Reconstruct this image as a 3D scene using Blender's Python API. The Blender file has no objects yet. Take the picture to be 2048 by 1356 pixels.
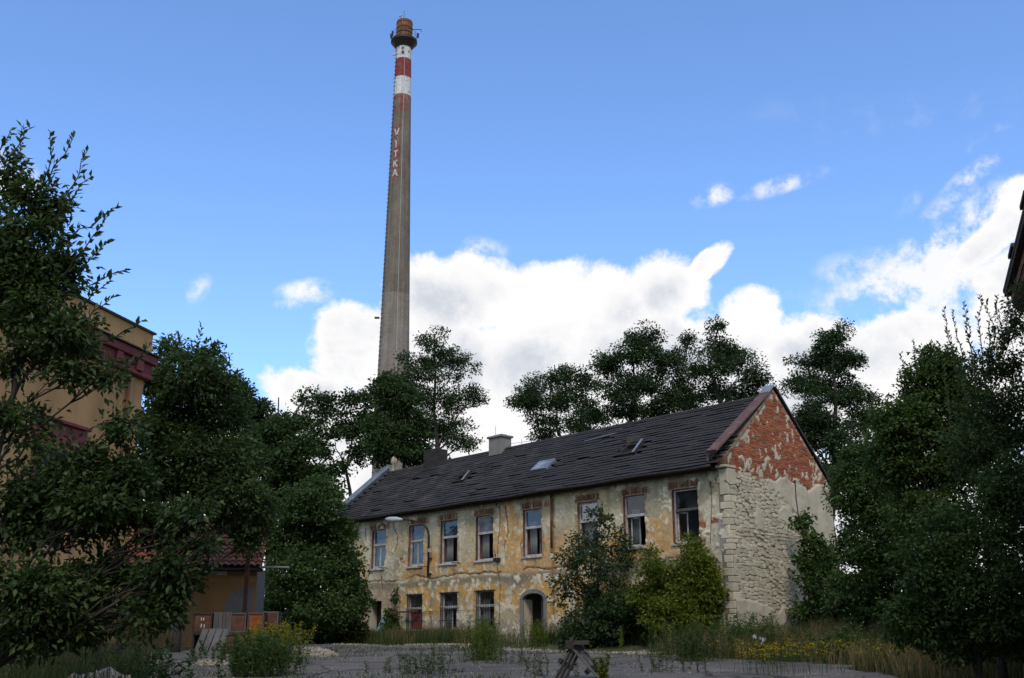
import bpy, bmesh, math, random
import numpy as np
from mathutils import Vector, Matrix

scene = bpy.context.scene
COL = scene.collection
R = math.radians

# ------------------------------------------------------------------ camera
PITCH = R(16.1); FPX = 2100.0; EYE = 1.6
cam_d = bpy.data.cameras.new('camera'); cam = bpy.data.objects.new('camera', cam_d); COL.objects.link(cam)
cam.location = (0, 0, EYE); cam.rotation_euler = (math.pi/2 + PITCH, 0, 0)
cam_d.sensor_width = 36.0; cam_d.lens = FPX/2048*36.0; cam_d.clip_end = 6000; cam_d.clip_start = 0.1
scene.camera = cam

# ------------------------------------------------------------------ light and exposure
SUN_EL, SUN_AZ = 50.0, 178.0          # azimuth clockwise from +Y (the view direction)
scene.view_settings.view_transform = 'Standard'; scene.view_settings.look = 'None'
scene.view_settings.gamma = 1.0; scene.view_settings.use_curve_mapping = False
scene.view_settings.exposure = 0.6

sun_d = bpy.data.lights.new('sun', 'SUN'); sun = bpy.data.objects.new('sun', sun_d); COL.objects.link(sun)
sun_d.energy = 1.3; sun_d.angle = R(14); sun_d.color = (1.0, 0.91, 0.78)
sdir = Vector((math.sin(R(SUN_AZ))*math.cos(R(SUN_EL)), math.cos(R(SUN_AZ))*math.cos(R(SUN_EL)), math.sin(R(SUN_EL))))
sun.rotation_euler = sdir.to_track_quat('Z', 'Y').to_euler(); sun.location = (0, -20, 60)


def ray(x, y):
    r = (x-1024)/FPX; u = (678-y)/FPX
    return Vector((r, math.cos(PITCH)-u*math.sin(PITCH), math.sin(PITCH)+u*math.cos(PITCH)))

def at(x, y, Y):
    d = ray(x, y); return Vector((0, 0, EYE)) + d*(Y/d.y)

class NT:
    """small helper to wire nodes"""
    def __init__(s, tree): s.t = tree; s.n = tree.nodes; s.l = tree.links
    def new(s, typ, **kw):
        n = s.n.new(typ)
        for k, v in kw.items(): setattr(n, k, v)
        return n
    def put(s, sock, v):
        if isinstance(v, bpy.types.NodeSocket): s.l.new(v, sock)
        else: sock.default_value = v
    def m(s, op, a, b=None, c=None, clamp=False):
        n = s.new('ShaderNodeMath', operation=op); n.use_clamp = clamp
        s.put(n.inputs[0], a)
        if b is not None: s.put(n.inputs[1], b)
        if c is not None: s.put(n.inputs[2], c)
        return n.outputs[0]
    def noise(s, vec, scale, detail=4, rough=0.55, dist=0.0):
        n = s.new('ShaderNodeTexNoise'); s.put(n.inputs['Vector'], vec)
        n.inputs['Scale'].default_value = scale; n.inputs['Detail'].default_value = detail
        n.inputs['Roughness'].default_value = rough; n.inputs['Distortion'].default_value = dist
        return n.outputs[0]
    def ramp(s, fac, stops):
        n = s.new('ShaderNodeValToRGB'); s.put(n.inputs[0], fac); e = n.color_ramp.elements
        while len(e) > 1: e.remove(e[0])
        e[0].position = stops[0][0]; e[0].color = tuple(stops[0][1])+(1,)
        for p, c in stops[1:]:
            k = e.new(p); k.color = tuple(c)+(1,)
        return n.outputs[0]
    def sstep(s, v, a, b, to0=0.0, to1=1.0):
        n = s.new('ShaderNodeMapRange', interpolation_type='SMOOTHSTEP'); s.put(n.inputs[0], v)
        n.inputs[1].default_value = a; n.inputs[2].default_value = b; n.inputs[3].default_value = to0; n.inputs[4].default_value = to1
        return n.outputs[0]
    def mix(s, fac, a, b, mode='MIX'):
        n = s.new('ShaderNodeMix', data_type='RGBA', blend_type=mode)
        s.put(n.inputs[0], fac); s.put(n.inputs[6], a if isinstance(a, bpy.types.NodeSocket) else tuple(a)+(1,))
        s.put(n.inputs[7], b if isinstance(b, bpy.types.NodeSocket) else tuple(b)+(1,))
        return n.outputs[2]

# ------------------------------------------------------------------ world: clear summer sky with cumulus
SKY_STRENGTH = 0.15
world = bpy.data.worlds.new('World'); scene.world = world; world.use_nodes = True
w = NT(world.node_tree); w.n.clear()
sky = w.new('ShaderNodeTexSky', sky_type='NISHITA'); sky.sun_disc = False
sky.sun_elevation = R(SUN_EL); sky.sun_rotation = R(SUN_AZ)
sky.altitude = 300; sky.air_density = 1.0; sky.dust_density = 0.3; sky.ozone_density = 2.0
tc = w.new('ShaderNodeTexCoord'); gen = tc.outputs['Generated']
sep = w.new('ShaderNodeSeparateXYZ'); w.l.new(gen, sep.inputs[0])
sx, sy, sz = sep.outputs
azi = w.m('ARCTAN2', sx, sy); ele = w.m('ARCSINE', sz)

def az_el(x, y):
    d = ray(x, y).normalized(); return math.atan2(d.x, d.y), math.asin(d.z)
# cumulus lobes: bearing given as the picture pixel of the centre, half sizes in pixels, tilt in degrees
LOBES = [(705, 700, 105, 95, 0), (640, 800, 150, 60, -12), (860, 610, 120, 115, 0), (950, 585, 105, 110, 0), (1090, 615, 150, 112, 0),
         (1220, 615, 130, 105, 0), (1330, 580, 105, 98, 0), (1412, 535, 70, 30, 42), (1000, 770, 420, 170, 0), (1300, 730, 300, 130, 0),
         (1510, 665, 80, 95, 0), (1620, 710, 150, 90, 0), (1780, 710, 170, 80, 0), (1990, 480, 130, 40, 36),
         (2080, 420, 100, 70, 20), (1600, 830, 600, 110, 0), (700, 900, 460, 130, 0), (2200, 600, 260, 160, 0), (1000, 1060, 2400, 190, 0)]
WISPS = [(605, 590, 80, 36, -5, .95), (572, 618, 46, 20, 0, .7), (1432, 385, 66, 34, 20, .85), (1560, 365, 105, 24, 14, .7), (1938, 357, 80, 30, 25, .8),
         (1955, 285, 75, 24, 15, .5), (1890, 415, 110, 40, 35, .55), (400, 585, 26, 56, -15, .6), (1805, 410, 46, 24, 40, .45), (10, 350, 80, 60, 0, 1.0),
         (1900, 540, 300, 120, 28, 1.15), (1800, 560, 260, 90, 25, .9), (1720, 530, 120, 50, 0, .6), (1900, 640, 240, 70, 10, .9), (1620, 590, 70, 40, 0, .35), (980, 480, 60, 30, 0, .6), (1780, 230, 360, 60, -6, .22)]
warp = w.new('ShaderNodeTexNoise'); warp.inputs['Scale'].default_value = 7.0; warp.inputs['Detail'].default_value = 5.0; w.l.new(gen, warp.inputs['Vector'])
wsep = w.new('ShaderNodeSeparateColor'); w.l.new(warp.outputs['Color'], wsep.inputs[0])
azw = w.m('ADD', azi, w.m('MULTIPLY', w.m('SUBTRACT', wsep.outputs[0], .5), .05)); elw = w.m('ADD', ele, w.m('MULTIPLY', w.m('SUBTRACT', wsep.outputs[1], .5), .05))
n_low = w.noise(gen, 11.0, 4, 0.5, 0.3)
n_hi = w.noise(gen, 30.0, 10, 0.66, 0.15)
PX = 1/2186.0
def lobe(x, y, a, b, tilt):
    A, E_ = az_el(x, y); c, s = math.cos(R(tilt)), math.sin(R(tilt))
    da = w.m('MULTIPLY', w.m('SUBTRACT', azw, A), math.cos(E_)/PX); de = w.m('MULTIPLY', w.m('SUBTRACT', elw, E_), 1/PX)
    p = w.m('ADD', w.m('MULTIPLY', da, c/a), w.m('MULTIPLY', de, s/a)); q = w.m('ADD', w.m('MULTIPLY', da, -s/b), w.m('MULTIPLY', de, c/b))
    return w.m('SUBTRACT', 1.0, w.m('ADD', w.m('MULTIPLY', p, p), w.m('MULTIPLY', q, q)))
field = None
for L in LOBES:
    v = lobe(*L); field = v if field is None else w.m('MAXIMUM', field, v)
wisp = None
for (x, y, a, b, t_, s_) in WISPS:
    v = w.m('MULTIPLY', w.m('MAXIMUM', lobe(x, y, a, b, t_), 0.0), s_); wisp = v if wisp is None else w.m('MAXIMUM', wisp, v)
# away from the view broken cumulus goes on, cover raised to whiten the light
away = w.sstep(w.m('ABSOLUTE', azi), 0.55, 0.85)
belt = w.m('MULTIPLY', w.m('SUBTRACT', w.noise(gen, 3.0, 4, 0.5, 0.2), 0.43), 7.0)
belt = w.m('SUBTRACT', belt, w.m('MULTIPLY', w.m('ABSOLUTE', w.m('SUBTRACT', ele, 0.3)), 1.0))
belt = w.m('ADD', w.m('MULTIPLY', belt, away), w.m('MULTIPLY', w.m('SUBTRACT', away, 1.0), 4.0))
field = w.m('MAXIMUM', w.m('MAXIMUM', field, belt), -1.5)
dens = w.m('ADD', field, w.m('ADD', w.m('MULTIPLY', w.m('SUBTRACT', n_low, 0.5), 0.9), w.m('MULTIPLY', w.m('SUBTRACT', n_hi, 0.5), 1.7)))
mask = w.sstep(dens, 0.0, 0.5)
wmask = w.m('MULTIPLY', w.m('MULTIPLY', wisp, 1.15), w.sstep(w.m('ADD', w.m('MULTIPLY', n_hi, .7), w.m('MULTIPLY', n_low, .3)), .38, .64))
wmask = w.m('MULTIPLY', w.sstep(wmask, 0.02, 0.95), .92)
mask = w.m('MAXIMUM', mask, wmask)
# cloud tone: sunlit white tops, blue-grey where the cloud is thick or seen from below
thick = w.sstep(dens, 0.35, 1.2)
tone_n = w.noise(gen, 10.0, 6, 0.55, 0.6)
base = w.m('MAXIMUM', w.m('MAXIMUM', lobe(1060, 735, 330, 95, 6), lobe(1480, 760, 420, 90, 0)), 0.0)
grey = w.m('MULTIPLY', w.m('MAXIMUM', w.sstep(tone_n, 0.42, 0.70), w.m('MULTIPLY', w.sstep(base, 0.0, 0.8), w.sstep(tone_n, 0.25, 0.55))), thick)
cloud = w.mix(w.m('MULTIPLY', grey, 0.95), (4.5, 4.45, 4.45), (2.75, 2.95, 3.3))
blue = w.mix(1.0, sky.outputs[0], (.79, .95, 1.17), 'MULTIPLY')
wcol = w.mix(mask, blue, cloud)
bg = w.new('ShaderNodeBackground'); w.l.new(wcol, bg.inputs[0]); bg.inputs[1].default_value = SKY_STRENGTH
wo = w.new('ShaderNodeOutputWorld'); w.l.new(bg.outputs[0], wo.inputs[0])

# ------------------------------------------------------------------ helpers: noise, meshes, objects
def _hash(ix, iy, seed):
    h = (ix.astype(np.int64)*374761393 + iy.astype(np.int64)*668265263 + seed*974634599) & 0xffffffff
    h = ((h ^ (h >> 13))*1274126177) & 0xffffffff
    return ((h ^ (h >> 16)) & 0xffff)/65535.0
def vnoise(x, y, seed=0):
    x = np.asarray(x, float); y = np.asarray(y, float)
    ix = np.floor(x); iy = np.floor(y); fx = x-ix; fy = y-iy
    fx = fx*fx*(3-2*fx); fy = fy*fy*(3-2*fy); ix = ix.astype(np.int64); iy = iy.astype(np.int64)
    a = _hash(ix, iy, seed); b = _hash(ix+1, iy, seed); c = _hash(ix, iy+1, seed); d = _hash(ix+1, iy+1, seed)
    return (a*(1-fx)+b*fx)*(1-fy)+(c*(1-fx)+d*fx)*fy
def fbm(x, y, seed=0, oct=4, gain=0.5):
    t = 0; a = 1; s = 0
    for k in range(oct):
        t = t+a*vnoise(np.asarray(x)*2**k+17.3*k, np.asarray(y)*2**k-9.1*k, seed+k*31); s += a; a *= gain
    return t/s
def sm(a, b, x):
    t = np.clip((np.asarray(x, float)-a)/(b-a), 0, 1); return t*t*(3-2*t)

def mesh_np(name, verts, faces, k):
    """mesh from numpy arrays, all faces with k corners"""
    me = bpy.data.meshes.new(name); nv = len(verts); nf = len(faces)
    me.vertices.add(nv); me.vertices.foreach_set('co', np.ascontiguousarray(verts, dtype=np.float32).ravel())
    me.loops.add(nf*k); me.loops.foreach_set('vertex_index', np.ascontiguousarray(faces, dtype=np.int32).ravel())
    me.polygons.add(nf); me.polygons.foreach_set('loop_start', np.arange(0, nf*k, k, dtype=np.int32))
    me.update(calc_edges=True); me.validate()
    return me

def put(name, me, mat, parent=None, kind=None, smooth=False):
    o = bpy.data.objects.new(name, me); COL.objects.link(o)
    if mat is not None and not me.materials: me.materials.append(mat)
    if parent is not None: o.parent = parent
    if kind: o['kind'] = kind
    if smooth: me.polygons.foreach_set('use_smooth', [True]*len(me.polygons))
    return o
def tag(o, label, cat, group=None):
    o['label'] = label; o['category'] = cat
    if group: o['group'] = group
    return o
def thing(name, label, cat, loc=(0, 0, 0), rz=0.0, group=None):
    o = bpy.data.objects.new(name, None); COL.objects.link(o); o.empty_display_size = .3
    o.location = loc; o.rotation_euler = (0, 0, rz)
    return tag(o, label, cat, group)
def struct(o): o['kind'] = 'structure'; return o

class MB:
    """collects boxes, bars and tubes into one mesh; dz shifts everything down to the parent's base"""
    def __init__(s, dz=0.0): s.v = []; s.f = []; s.dz = dz
    def add(s, vs, fs):
        b = len(s.v); s.v += [tuple(v) for v in vs]; s.f += [tuple(i+b for i in f) for f in fs]; return s
    def box(s, x0, x1, y0, y1, z0, z1):
        return s.add([(x0, y0, z0), (x1, y0, z0), (x1, y1, z0), (x0, y1, z0), (x0, y0, z1), (x1, y0, z1), (x1, y1, z1), (x0, y1, z1)],
                     [(0, 3, 2, 1), (4, 5, 6, 7), (0, 1, 5, 4), (1, 2, 6, 5), (2, 3, 7, 6), (3, 0, 4, 7)])
    def bar(s, p, q, wx, wz, up=(0, 0, 1)):
        """a beam of section wx by wz from p to q"""
        p = Vector(p); q = Vector(q); d = (q-p).normalized(); up = Vector(up)
        if abs(d.dot(up)) > .98: up = Vector((0, 1, 0)) if abs(d.y) < .9 else Vector((1, 0, 0))
        a = d.cross(up).normalized(); b = a.cross(d).normalized(); a *= wx/2; b *= wz/2
        vs = [p-a-b, p+a-b, p+a+b, p-a+b, q-a-b, q+a-b, q+a+b, q-a+b]
        return s.add(vs, [(3, 2, 1, 0), (4, 5, 6, 7), (0, 1, 5, 4), (1, 2, 6, 5), (2, 3, 7, 6), (3, 0, 4, 7)])
    def tube(s, pts, rad, n=6, cap=True):
        pts = [Vector(p) for p in pts]; m = len(pts)
        rad = rad if isinstance(rad, (list, tuple)) else [rad]*m
        b = len(s.v); ref = None
        for i, p in enumerate(pts):
            d = (pts[min(i+1, m-1)]-pts[max(i-1, 0)]).normalized()
            if ref is None: ref = Vector((1, 0, 0)) if abs(d.x) < .8 else Vector((0, 1, 0))
            a = d.cross(ref).normalized(); ref = a.cross(d).normalized(); 
            for j in range(n):
                t = 2*math.pi*j/n; s.v.append(tuple(p+(a*math.cos(t)+ref*math.sin(t))*rad[i]))
        for i in range(m-1):
            for j in range(n):
                k = (j+1) % n; s.f.append((b+i*n+j, b+i*n+k, b+(i+1)*n+k, b+(i+1)*n+j))
        if cap:
            s.f.append(tuple(b+j for j in reversed(range(n)))); s.f.append(tuple(b+(m-1)*n+j for j in range(n)))
        return s
    def lathe(s, prof, n=24, c=(0, 0)):
        b = len(s.v)
        for r, z in prof:
            for j in range(n):
                t = 2*math.pi*j/n; s.v.append((c[0]+r*math.cos(t), c[1]+r*math.sin(t), z))
        for i in range(len(prof)-1):
            for j in range(n):
                k = (j+1) % n; s.f.append((b+i*n+j, b+i*n+k, b+(i+1)*n+k, b+(i+1)*n+j))
        return s
    def mesh(s, name):
        me = bpy.data.meshes.new(name)
        me.from_pydata([(x, y, z-s.dz) for x, y, z in s.v], [], s.f)
        bm = bmesh.new(); bm.from_mesh(me); bmesh.ops.recalc_face_normals(bm, faces=bm.faces); bm.to_mesh(me); bm.free()
        me.update(); return me
    def build(s, name, mat, parent=None, kind=None, smooth=False, bevel=0.0):
        o = put(name, s.mesh(name), mat, parent, kind, smooth)
        if bevel:
            b = o.modifiers.new('bevel', 'BEVEL'); b.width = bevel; b.segments = 1; b.limit_method = 'ANGLE'
        return o

# ------------------------------------------------------------------ materials
def mat(name, stops, scale=3.0, detail=6, rough=0.85, bump=0.0, bscale=None, rand=0.0, metal=0.0, spec=0.3, stretch=None, dist=0.0, coords='Object'):
    m = bpy.data.materials.new(name); m.use_nodes = True; t = NT(m.node_tree)
    b = t.n['Principled BSDF']; b.inputs['Roughness'].default_value = rough; b.inputs['Metallic'].default_value = metal
    b.inputs['Specular IOR Level'].default_value = spec
    c = t.new('ShaderNodeTexCoord').outputs[coords]
    if stretch:
        mp = t.new('ShaderNodeMapping'); t.l.new(c, mp.inputs[0]); mp.inputs['Scale'].default_value = stretch; c = mp.outputs[0]
    f = t.noise(c, scale, detail, 0.6, dist)
    col = t.ramp(f, stops)
    if rand:
        g = t.new('ShaderNodeNewGeometry').outputs['Random Per Island']; oi = t.new('ShaderNodeObjectInfo').outputs['Random']
        rr = t.m('FRACT', t.m('ADD', g, oi))
        h = t.new('ShaderNodeHueSaturation'); t.l.new(col, h.inputs['Color'])
        t.l.new(t.m('ADD', t.m('MULTIPLY', rr, 2*rand), 1-rand), h.inputs['Value'])
        t.l.new(t.m('ADD', t.m('MULTIPLY', t.m('FRACT', t.m('MULTIPLY', rr, 7.3)), .03), .485), h.inputs['Hue'])
        col = h.outputs[0]
    t.l.new(col, b.inputs['Base Color'])
    if bump:
        bn = t.new('ShaderNodeBump'); bn.inputs['Strength'].default_value = bump; bn.inputs['Distance'].default_value = .03
        t.l.new(t.noise(c, bscale or scale*6, 6, .65), bn.inputs['Height']); t.l.new(bn.outputs[0], b.inputs['Normal'])
    return m

def leaf_mat(name, dark, light, trans=0.3, rough=0.5):
    m = bpy.data.materials.new(name); m.use_nodes = True; t = NT(m.node_tree)
    b = t.n['Principled BSDF']; out = t.n['Material Output']
    g = t.new('ShaderNodeNewGeometry').outputs['Random Per Island']
    pos = t.new('ShaderNodeNewGeometry').outputs['Position']
    f = t.m('ADD', t.m('MULTIPLY', g, 0.7), t.m('MULTIPLY', t.m('SUBTRACT', t.noise(pos, 0.55, 3), .25), 0.9), clamp=True)
    col = t.ramp(f, [(0.15, dark), (0.6, [(a+c)/2 for a, c in zip(dark, light)]), (1.0, light)])
    t.l.new(col, b.inputs['Base Color']); b.inputs['Roughness'].default_value = rough; b.inputs['Specular IOR Level'].default_value = .18
    tr = t.new('ShaderNodeBsdfTranslucent'); t.l.new(t.mix(.5, col, (light[0]*1.2, light[1]*1.3, light[2]*.5)), tr.inputs[0])
    mx = t.new('ShaderNodeMixShader'); mx.inputs[0].default_value = trans
    t.l.new(b.outputs[0], mx.inputs[1]); t.l.new(tr.outputs[0], mx.inputs[2]); t.l.new(mx.outputs[0], out.inputs[0])
    return m

def glass_mat(name, refl=0.35, milky=0.0, tint=(.8, .85, .88)):
    m = bpy.data.materials.new(name); m.use_nodes = True; t = NT(m.node_tree); t.n.remove(t.n['Principled BSDF'])
    out = t.n['Material Output']
    g = t.new('ShaderNodeBsdfGlossy'); g.inputs['Roughness'].default_value = .03; g.inputs['Color'].default_value = (.9, .95, 1, 1)
    tr = t.new('ShaderNodeBsdfTransparent'); tr.inputs[0].default_value = tint+(1,)
    c = t.new('ShaderNodeTexCoord').outputs['Object']
    bn = t.new('ShaderNodeBump'); bn.inputs['Strength'].default_value = .04; t.l.new(t.noise(c, 1.5, 2), bn.inputs['Height']); t.l.new(bn.outputs[0], g.inputs['Normal'])
    mx = t.new('ShaderNodeMixShader'); mx.inputs[0].default_value = refl
    t.l.new(tr.outputs[0], mx.inputs[1]); t.l.new(g.outputs[0], mx.inputs[2])
    d = t.new('ShaderNodeBsdfDiffuse'); d.inputs[0].default_value = (.5, .52, .54, 1)
    m2 = t.new('ShaderNodeMixShader'); t.l.new(t.m('MULTIPLY', t.sstep(t.noise(c, 1.2, 6), .3, .7), milky*1.6+.05), m2.inputs[0])
    t.l.new(mx.outputs[0], m2.inputs[1]); t.l.new(d.outputs[0], m2.inputs[2]); t.l.new(m2.outputs[0], out.inputs[0])
    return m

M = {}
M['ground'] = mat('soil', [(.3, (.05, .05, .03)), (.5, (.08, .08, .045)), (.7, (.11, .10, .06))], 1.2, 8, .95, .6, 9)
M['gravel'] = mat('pale_rubble', [(.3, (.19, .155, .105)), (.7, (.33, .29, .22))], 2, 4, .95, .3, 20, rand=.3)
M['slate'] = mat('slate', [(.3, (.024, .022, .021)), (.55, (.042, .039, .037)), (.75, (.075, .068, .062))], 1.3, 9, .85, .4, 16, rand=.16, spec=.25)
M['deck'] = mat('roof_boards', [(.3, (.012, .011, .01)), (.7, (.03, .026, .022))], 3, 5, .95)
M['brick'] = mat('red_brick', [(.25, (.19, .065, .032)), (.5, (.30, .10, .048)), (.75, (.37, .15, .075))], 2.0, 6, .92, .3, 30, rand=.28)
M['lintel_brick'] = mat('weathered_brick', [(.25, (.10, .055, .035)), (.5, (.17, .085, .05)), (.75, (.25, .16, .11))], 2.0, 6, .92, .3, 30, rand=.3)
M['stone'] = mat('limewashed_stone', [(.25, (.36, .31, .205)), (.5, (.47, .415, .295)), (.75, (.56, .51, .385))], 1.4, 8, .93, .5, 14, rand=.18)
M['mortar'] = mat('mortar', [(.3, (.13, .11, .075)), (.6, (.22, .19, .13)), (.8, (.30, .265, .19))], 3, 8, .95, .5, 20)
M['plaster_old'] = mat('cream_plaster', [(.25, (.31, .27, .185)), (.5, (.43, .385, .28)), (.75, (.50, .46, .35))], 1.1, 9, .93, .35, 12)
M['plaster_grey'] = mat('grey_render', [(.3, (.15, .145, .13)), (.6, (.21, .2, .18)), (.8, (.27, .26, .23))], 1.6, 8, .95, .4, 16)
M['wood_white'] = mat('flaking_white_paint', [(.3, (.22, .2, .17)), (.5, (.42, .41, .38)), (.7, (.55, .54, .51))], 5, 8, .7, .25, 40)
M['wood_grey'] = mat('grey_weathered_wood', [(.3, (.055, .052, .048)), (.5, (.095, .09, .084)), (.75, (.14, .135, .128))], 3, 8, .9, .4, 30, rand=.2, stretch=(1, 1, .25))
M['wood_dark'] = mat('dark_wet_wood', [(.3, (.02, .017, .015)), (.7, (.055, .047, .04))], 4, 6, .9, .4, 30, rand=.3)
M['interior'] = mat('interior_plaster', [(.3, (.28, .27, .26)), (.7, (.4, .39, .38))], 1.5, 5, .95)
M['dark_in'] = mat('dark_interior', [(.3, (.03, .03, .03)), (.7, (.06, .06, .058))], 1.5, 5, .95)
M['curtain'] = mat('grey_curtain', [(.3, (.17, .165, .15)), (.7, (.27, .26, .24))], 2, 5, .95)
M['red_board'] = mat('faded_red_board', [(.3, (.16, .035, .03)), (.7, (.26, .07, .06))], 3, 5, .8)
M['blue_panel'] = mat('pale_blue_panel', [(.3, (.16, .27, .36)), (.7, (.26, .38, .46))], 3, 5, .8)
M['iron'] = mat('dark_iron', [(.3, (.025, .022, .02)), (.7, (.06, .045, .038))], 6, 5, .6, .2, 30, metal=.5)
M['rust'] = mat('rusty_steel', [(.3, (.055, .028, .018)), (.5, (.1, .045, .028)), (.75, (.17, .08, .045))], 4, 8, .85, .3, 30)
M['rust_orange'] = mat('orange_rust', [(.3, (.13, .035, .015)), (.5, (.24, .065, .022)), (.75, (.3, .1, .035))], 3.5, 8, .85, .3, 30)
M['maroon_flash'] = mat('maroon_metal_flashing', [(.3, (.08, .04, .03)), (.55, (.13, .065, .048)), (.8, (.22, .15, .12))], 2.5, 8, .6, .15, 20, spec=.4)
M['grey_flash'] = mat('grey_metal_flashing', [(.3, (.14, .17, .2)), (.6, (.24, .27, .3)), (.8, (.33, .36, .38))], 2.5, 8, .5, .15, 20, metal=.3)
M['lamp_grey'] = mat('lamp_housing', [(.3, (.3, .32, .33)), (.7, (.42, .44, .45))], 3, 4, .5)
M['glass'] = glass_mat('window_glass', .045)
M['glass_milky'] = glass_mat('dusty_glass', .14, .22)
M['white'] = mat('white_thing', [(.3, (.6, .6, .58)), (.7, (.75, .74, .72))], 4, 4, .7)
M['ochre'] = mat('ochre_render', [(.28, (.27, .165, .075)), (.45, (.37, .23, .10)), (.6, (.42, .265, .12)), (.75, (.47, .31, .15))], 1.0, 9, .93, .2, 30, stretch=(1, 1, .28), dist=.5)
M['ochre_dirty'] = mat('stained_ochre_render', [(.25, (.20, .13, .07)), (.45, (.30, .17, .07)), (.6, (.34, .2, .085)), (.8, (.28, .22, .15))], 1.1, 8, .93, .3, 20, stretch=(1, 1, .45), dist=.6)
M['maroon'] = mat('dark_red_trim', [(.3, (.12, .035, .035)), (.6, (.17, .05, .048)), (.8, (.21, .075, .07))], 2, 6, .85, .2, 20)
M['tile'] = mat('red_roof_tile', [(.3, (.17, .06, .03)), (.6, (.27, .10, .05)), (.8, (.33, .15, .085))], 3, 6, .85, .2, 20, rand=.2)
M['bark'] = mat('bark', [(.3, (.025, .022, .017)), (.6, (.05, .044, .035)), (.8, (.08, .07, .058))], 6, 7, .95, .6, 20, stretch=(1, 1, .3))
M['hazel'] = leaf_mat('hazel_leaves', (.02, .043, .013), (.078, .125, .034), .32)
M['alder'] = leaf_mat('alder_leaves', (.016, .032, .013), (.05, .085, .03), .28)
M['maple'] = leaf_mat('broad_leaves', (.018, .036, .014), (.06, .10, .03), .3)
M['willow'] = leaf_mat('willow_leaves', (.016, .034, .013), (.075, .115, .036), .32)
M['dark_leaf'] = leaf_mat('dark_hedge_leaves', (.013, .029, .011), (.052, .09, .028), .28)
M['yellow_leaf'] = leaf_mat('yellow_green_leaves', (.055, .085, .012), (.165, .20, .024), .36)
M['mid_leaf'] = leaf_mat('mid_green_leaves', (.028, .055, .015), (.085, .135, .035), .32)
M['grass'] = leaf_mat('green_grass', (.025, .042, .014), (.08, .105, .035), .3, .7)
M['straw'] = leaf_mat('dry_grass', (.10, .075, .03), (.27, .21, .10), .3, .8)
M['plume'] = leaf_mat('reed_plumes', (.09, .065, .05), (.19, .14, .11), .3, .8)
M['goldenrod'] = leaf_mat('goldenrod_flower', (.2, .17, .015), (.36, .29, .025), .2, .8)
M['flower'] = leaf_mat('yellow_petals', (.5, .34, .01), (.7, .52, .02), .2, .8)
M['white_flower'] = leaf_mat('white_petals', (.5, .5, .48), (.7, .7, .68), .2, .8)

# ------------------------------------------------------------------ house frame and the lie of the land
HZ = R(-48.6)
KX, KY = 8.237, 40.0
UX, UY = -0.6613, 0.7501          # along the facade, away from the near corner
WX, WY = 0.7501, 0.6613           # from the facade into the house
def gz(X, Y):
    X = np.asarray(X, float); Y = np.asarray(Y, float)
    base = 0.0313*np.clip(Y, -20, 46)
    wl = (X-KX)*WX+(Y-KY)*WY
    t = sm(-3.4, -.3, wl)
    return base*(1-t)+1.62*t + (fbm(X*.35, Y*.35, 5, 1)-.5)*.10
def gzf(X, Y): return float(gz(X, Y))
def hw(u, wl, z=0.0):
    """house (u along facade, wl into house) to world"""
    return Vector((KX+UX*u+WX*wl, KY+UY*u+WY*wl, z))

# ground sheet out to the horizon
xs = np.concatenate([[-3000, -900, -300, -120, -70], np.arange(-45, 45.1, .6), [70, 120, 300, 900, 3000]])
ys = np.concatenate([[-600, -100, -30, -10], np.arange(0, 75.1, .6), [90, 130, 250, 600, 1500, 4000]])
gx, gy = np.meshgrid(xs, ys, indexing='ij'); gzv = gz(gx, gy)
nx, ny = gx.shape; idx = np.arange(nx*ny).reshape(nx, ny)
gf = np.stack([idx[:-1, :-1], idx[1:, :-1], idx[1:, 1:], idx[:-1, 1:]], -1).reshape(-1, 4)
struct(put('ground', mesh_np('ground', np.stack([gx, gy, gzv], -1).reshape(-1, 3), gf, 4), M['ground'], smooth=True))

# low wooded hill beyond the ochre building and behind the viewer
az_ = np.radians(np.linspace(100, 312, 90)); rr_ = np.array([150, 190, 240, 300, 400]); hh_ = np.array([0, .45, .8, 1.0, .9])
AZ_, RR_ = np.meshgrid(az_, rr_, indexing='ij'); hv = (26+14*(fbm(AZ_*3, RR_*.004, 8, 4)-.5))*np.sin(np.clip((AZ_-az_[0])/(az_[-1]-az_[0])*math.pi, 0, math.pi))**.3
HV = np.stack([RR_*np.sin(AZ_), RR_*np.cos(AZ_), hv*hh_[None, :]+(fbm(AZ_*40, RR_*.1, 3, 2)-.5)*5*hh_[None, :]+.3], -1).reshape(-1, 3)
ih = np.arange(AZ_.size).reshape(AZ_.shape)
M['hill'] = mat('wooded_hill', [(.35, (.02, .035, .015)), (.65, (.05, .075, .03))], .08, 8, .95, .8, .3)
struct(put('hill', mesh_np('hill', HV, np.stack([ih[:-1, :-1], ih[:-1, 1:], ih[1:, 1:], ih[1:, :-1]], -1).reshape(-1, 4), 4), M['hill'], smooth=True))

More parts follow.
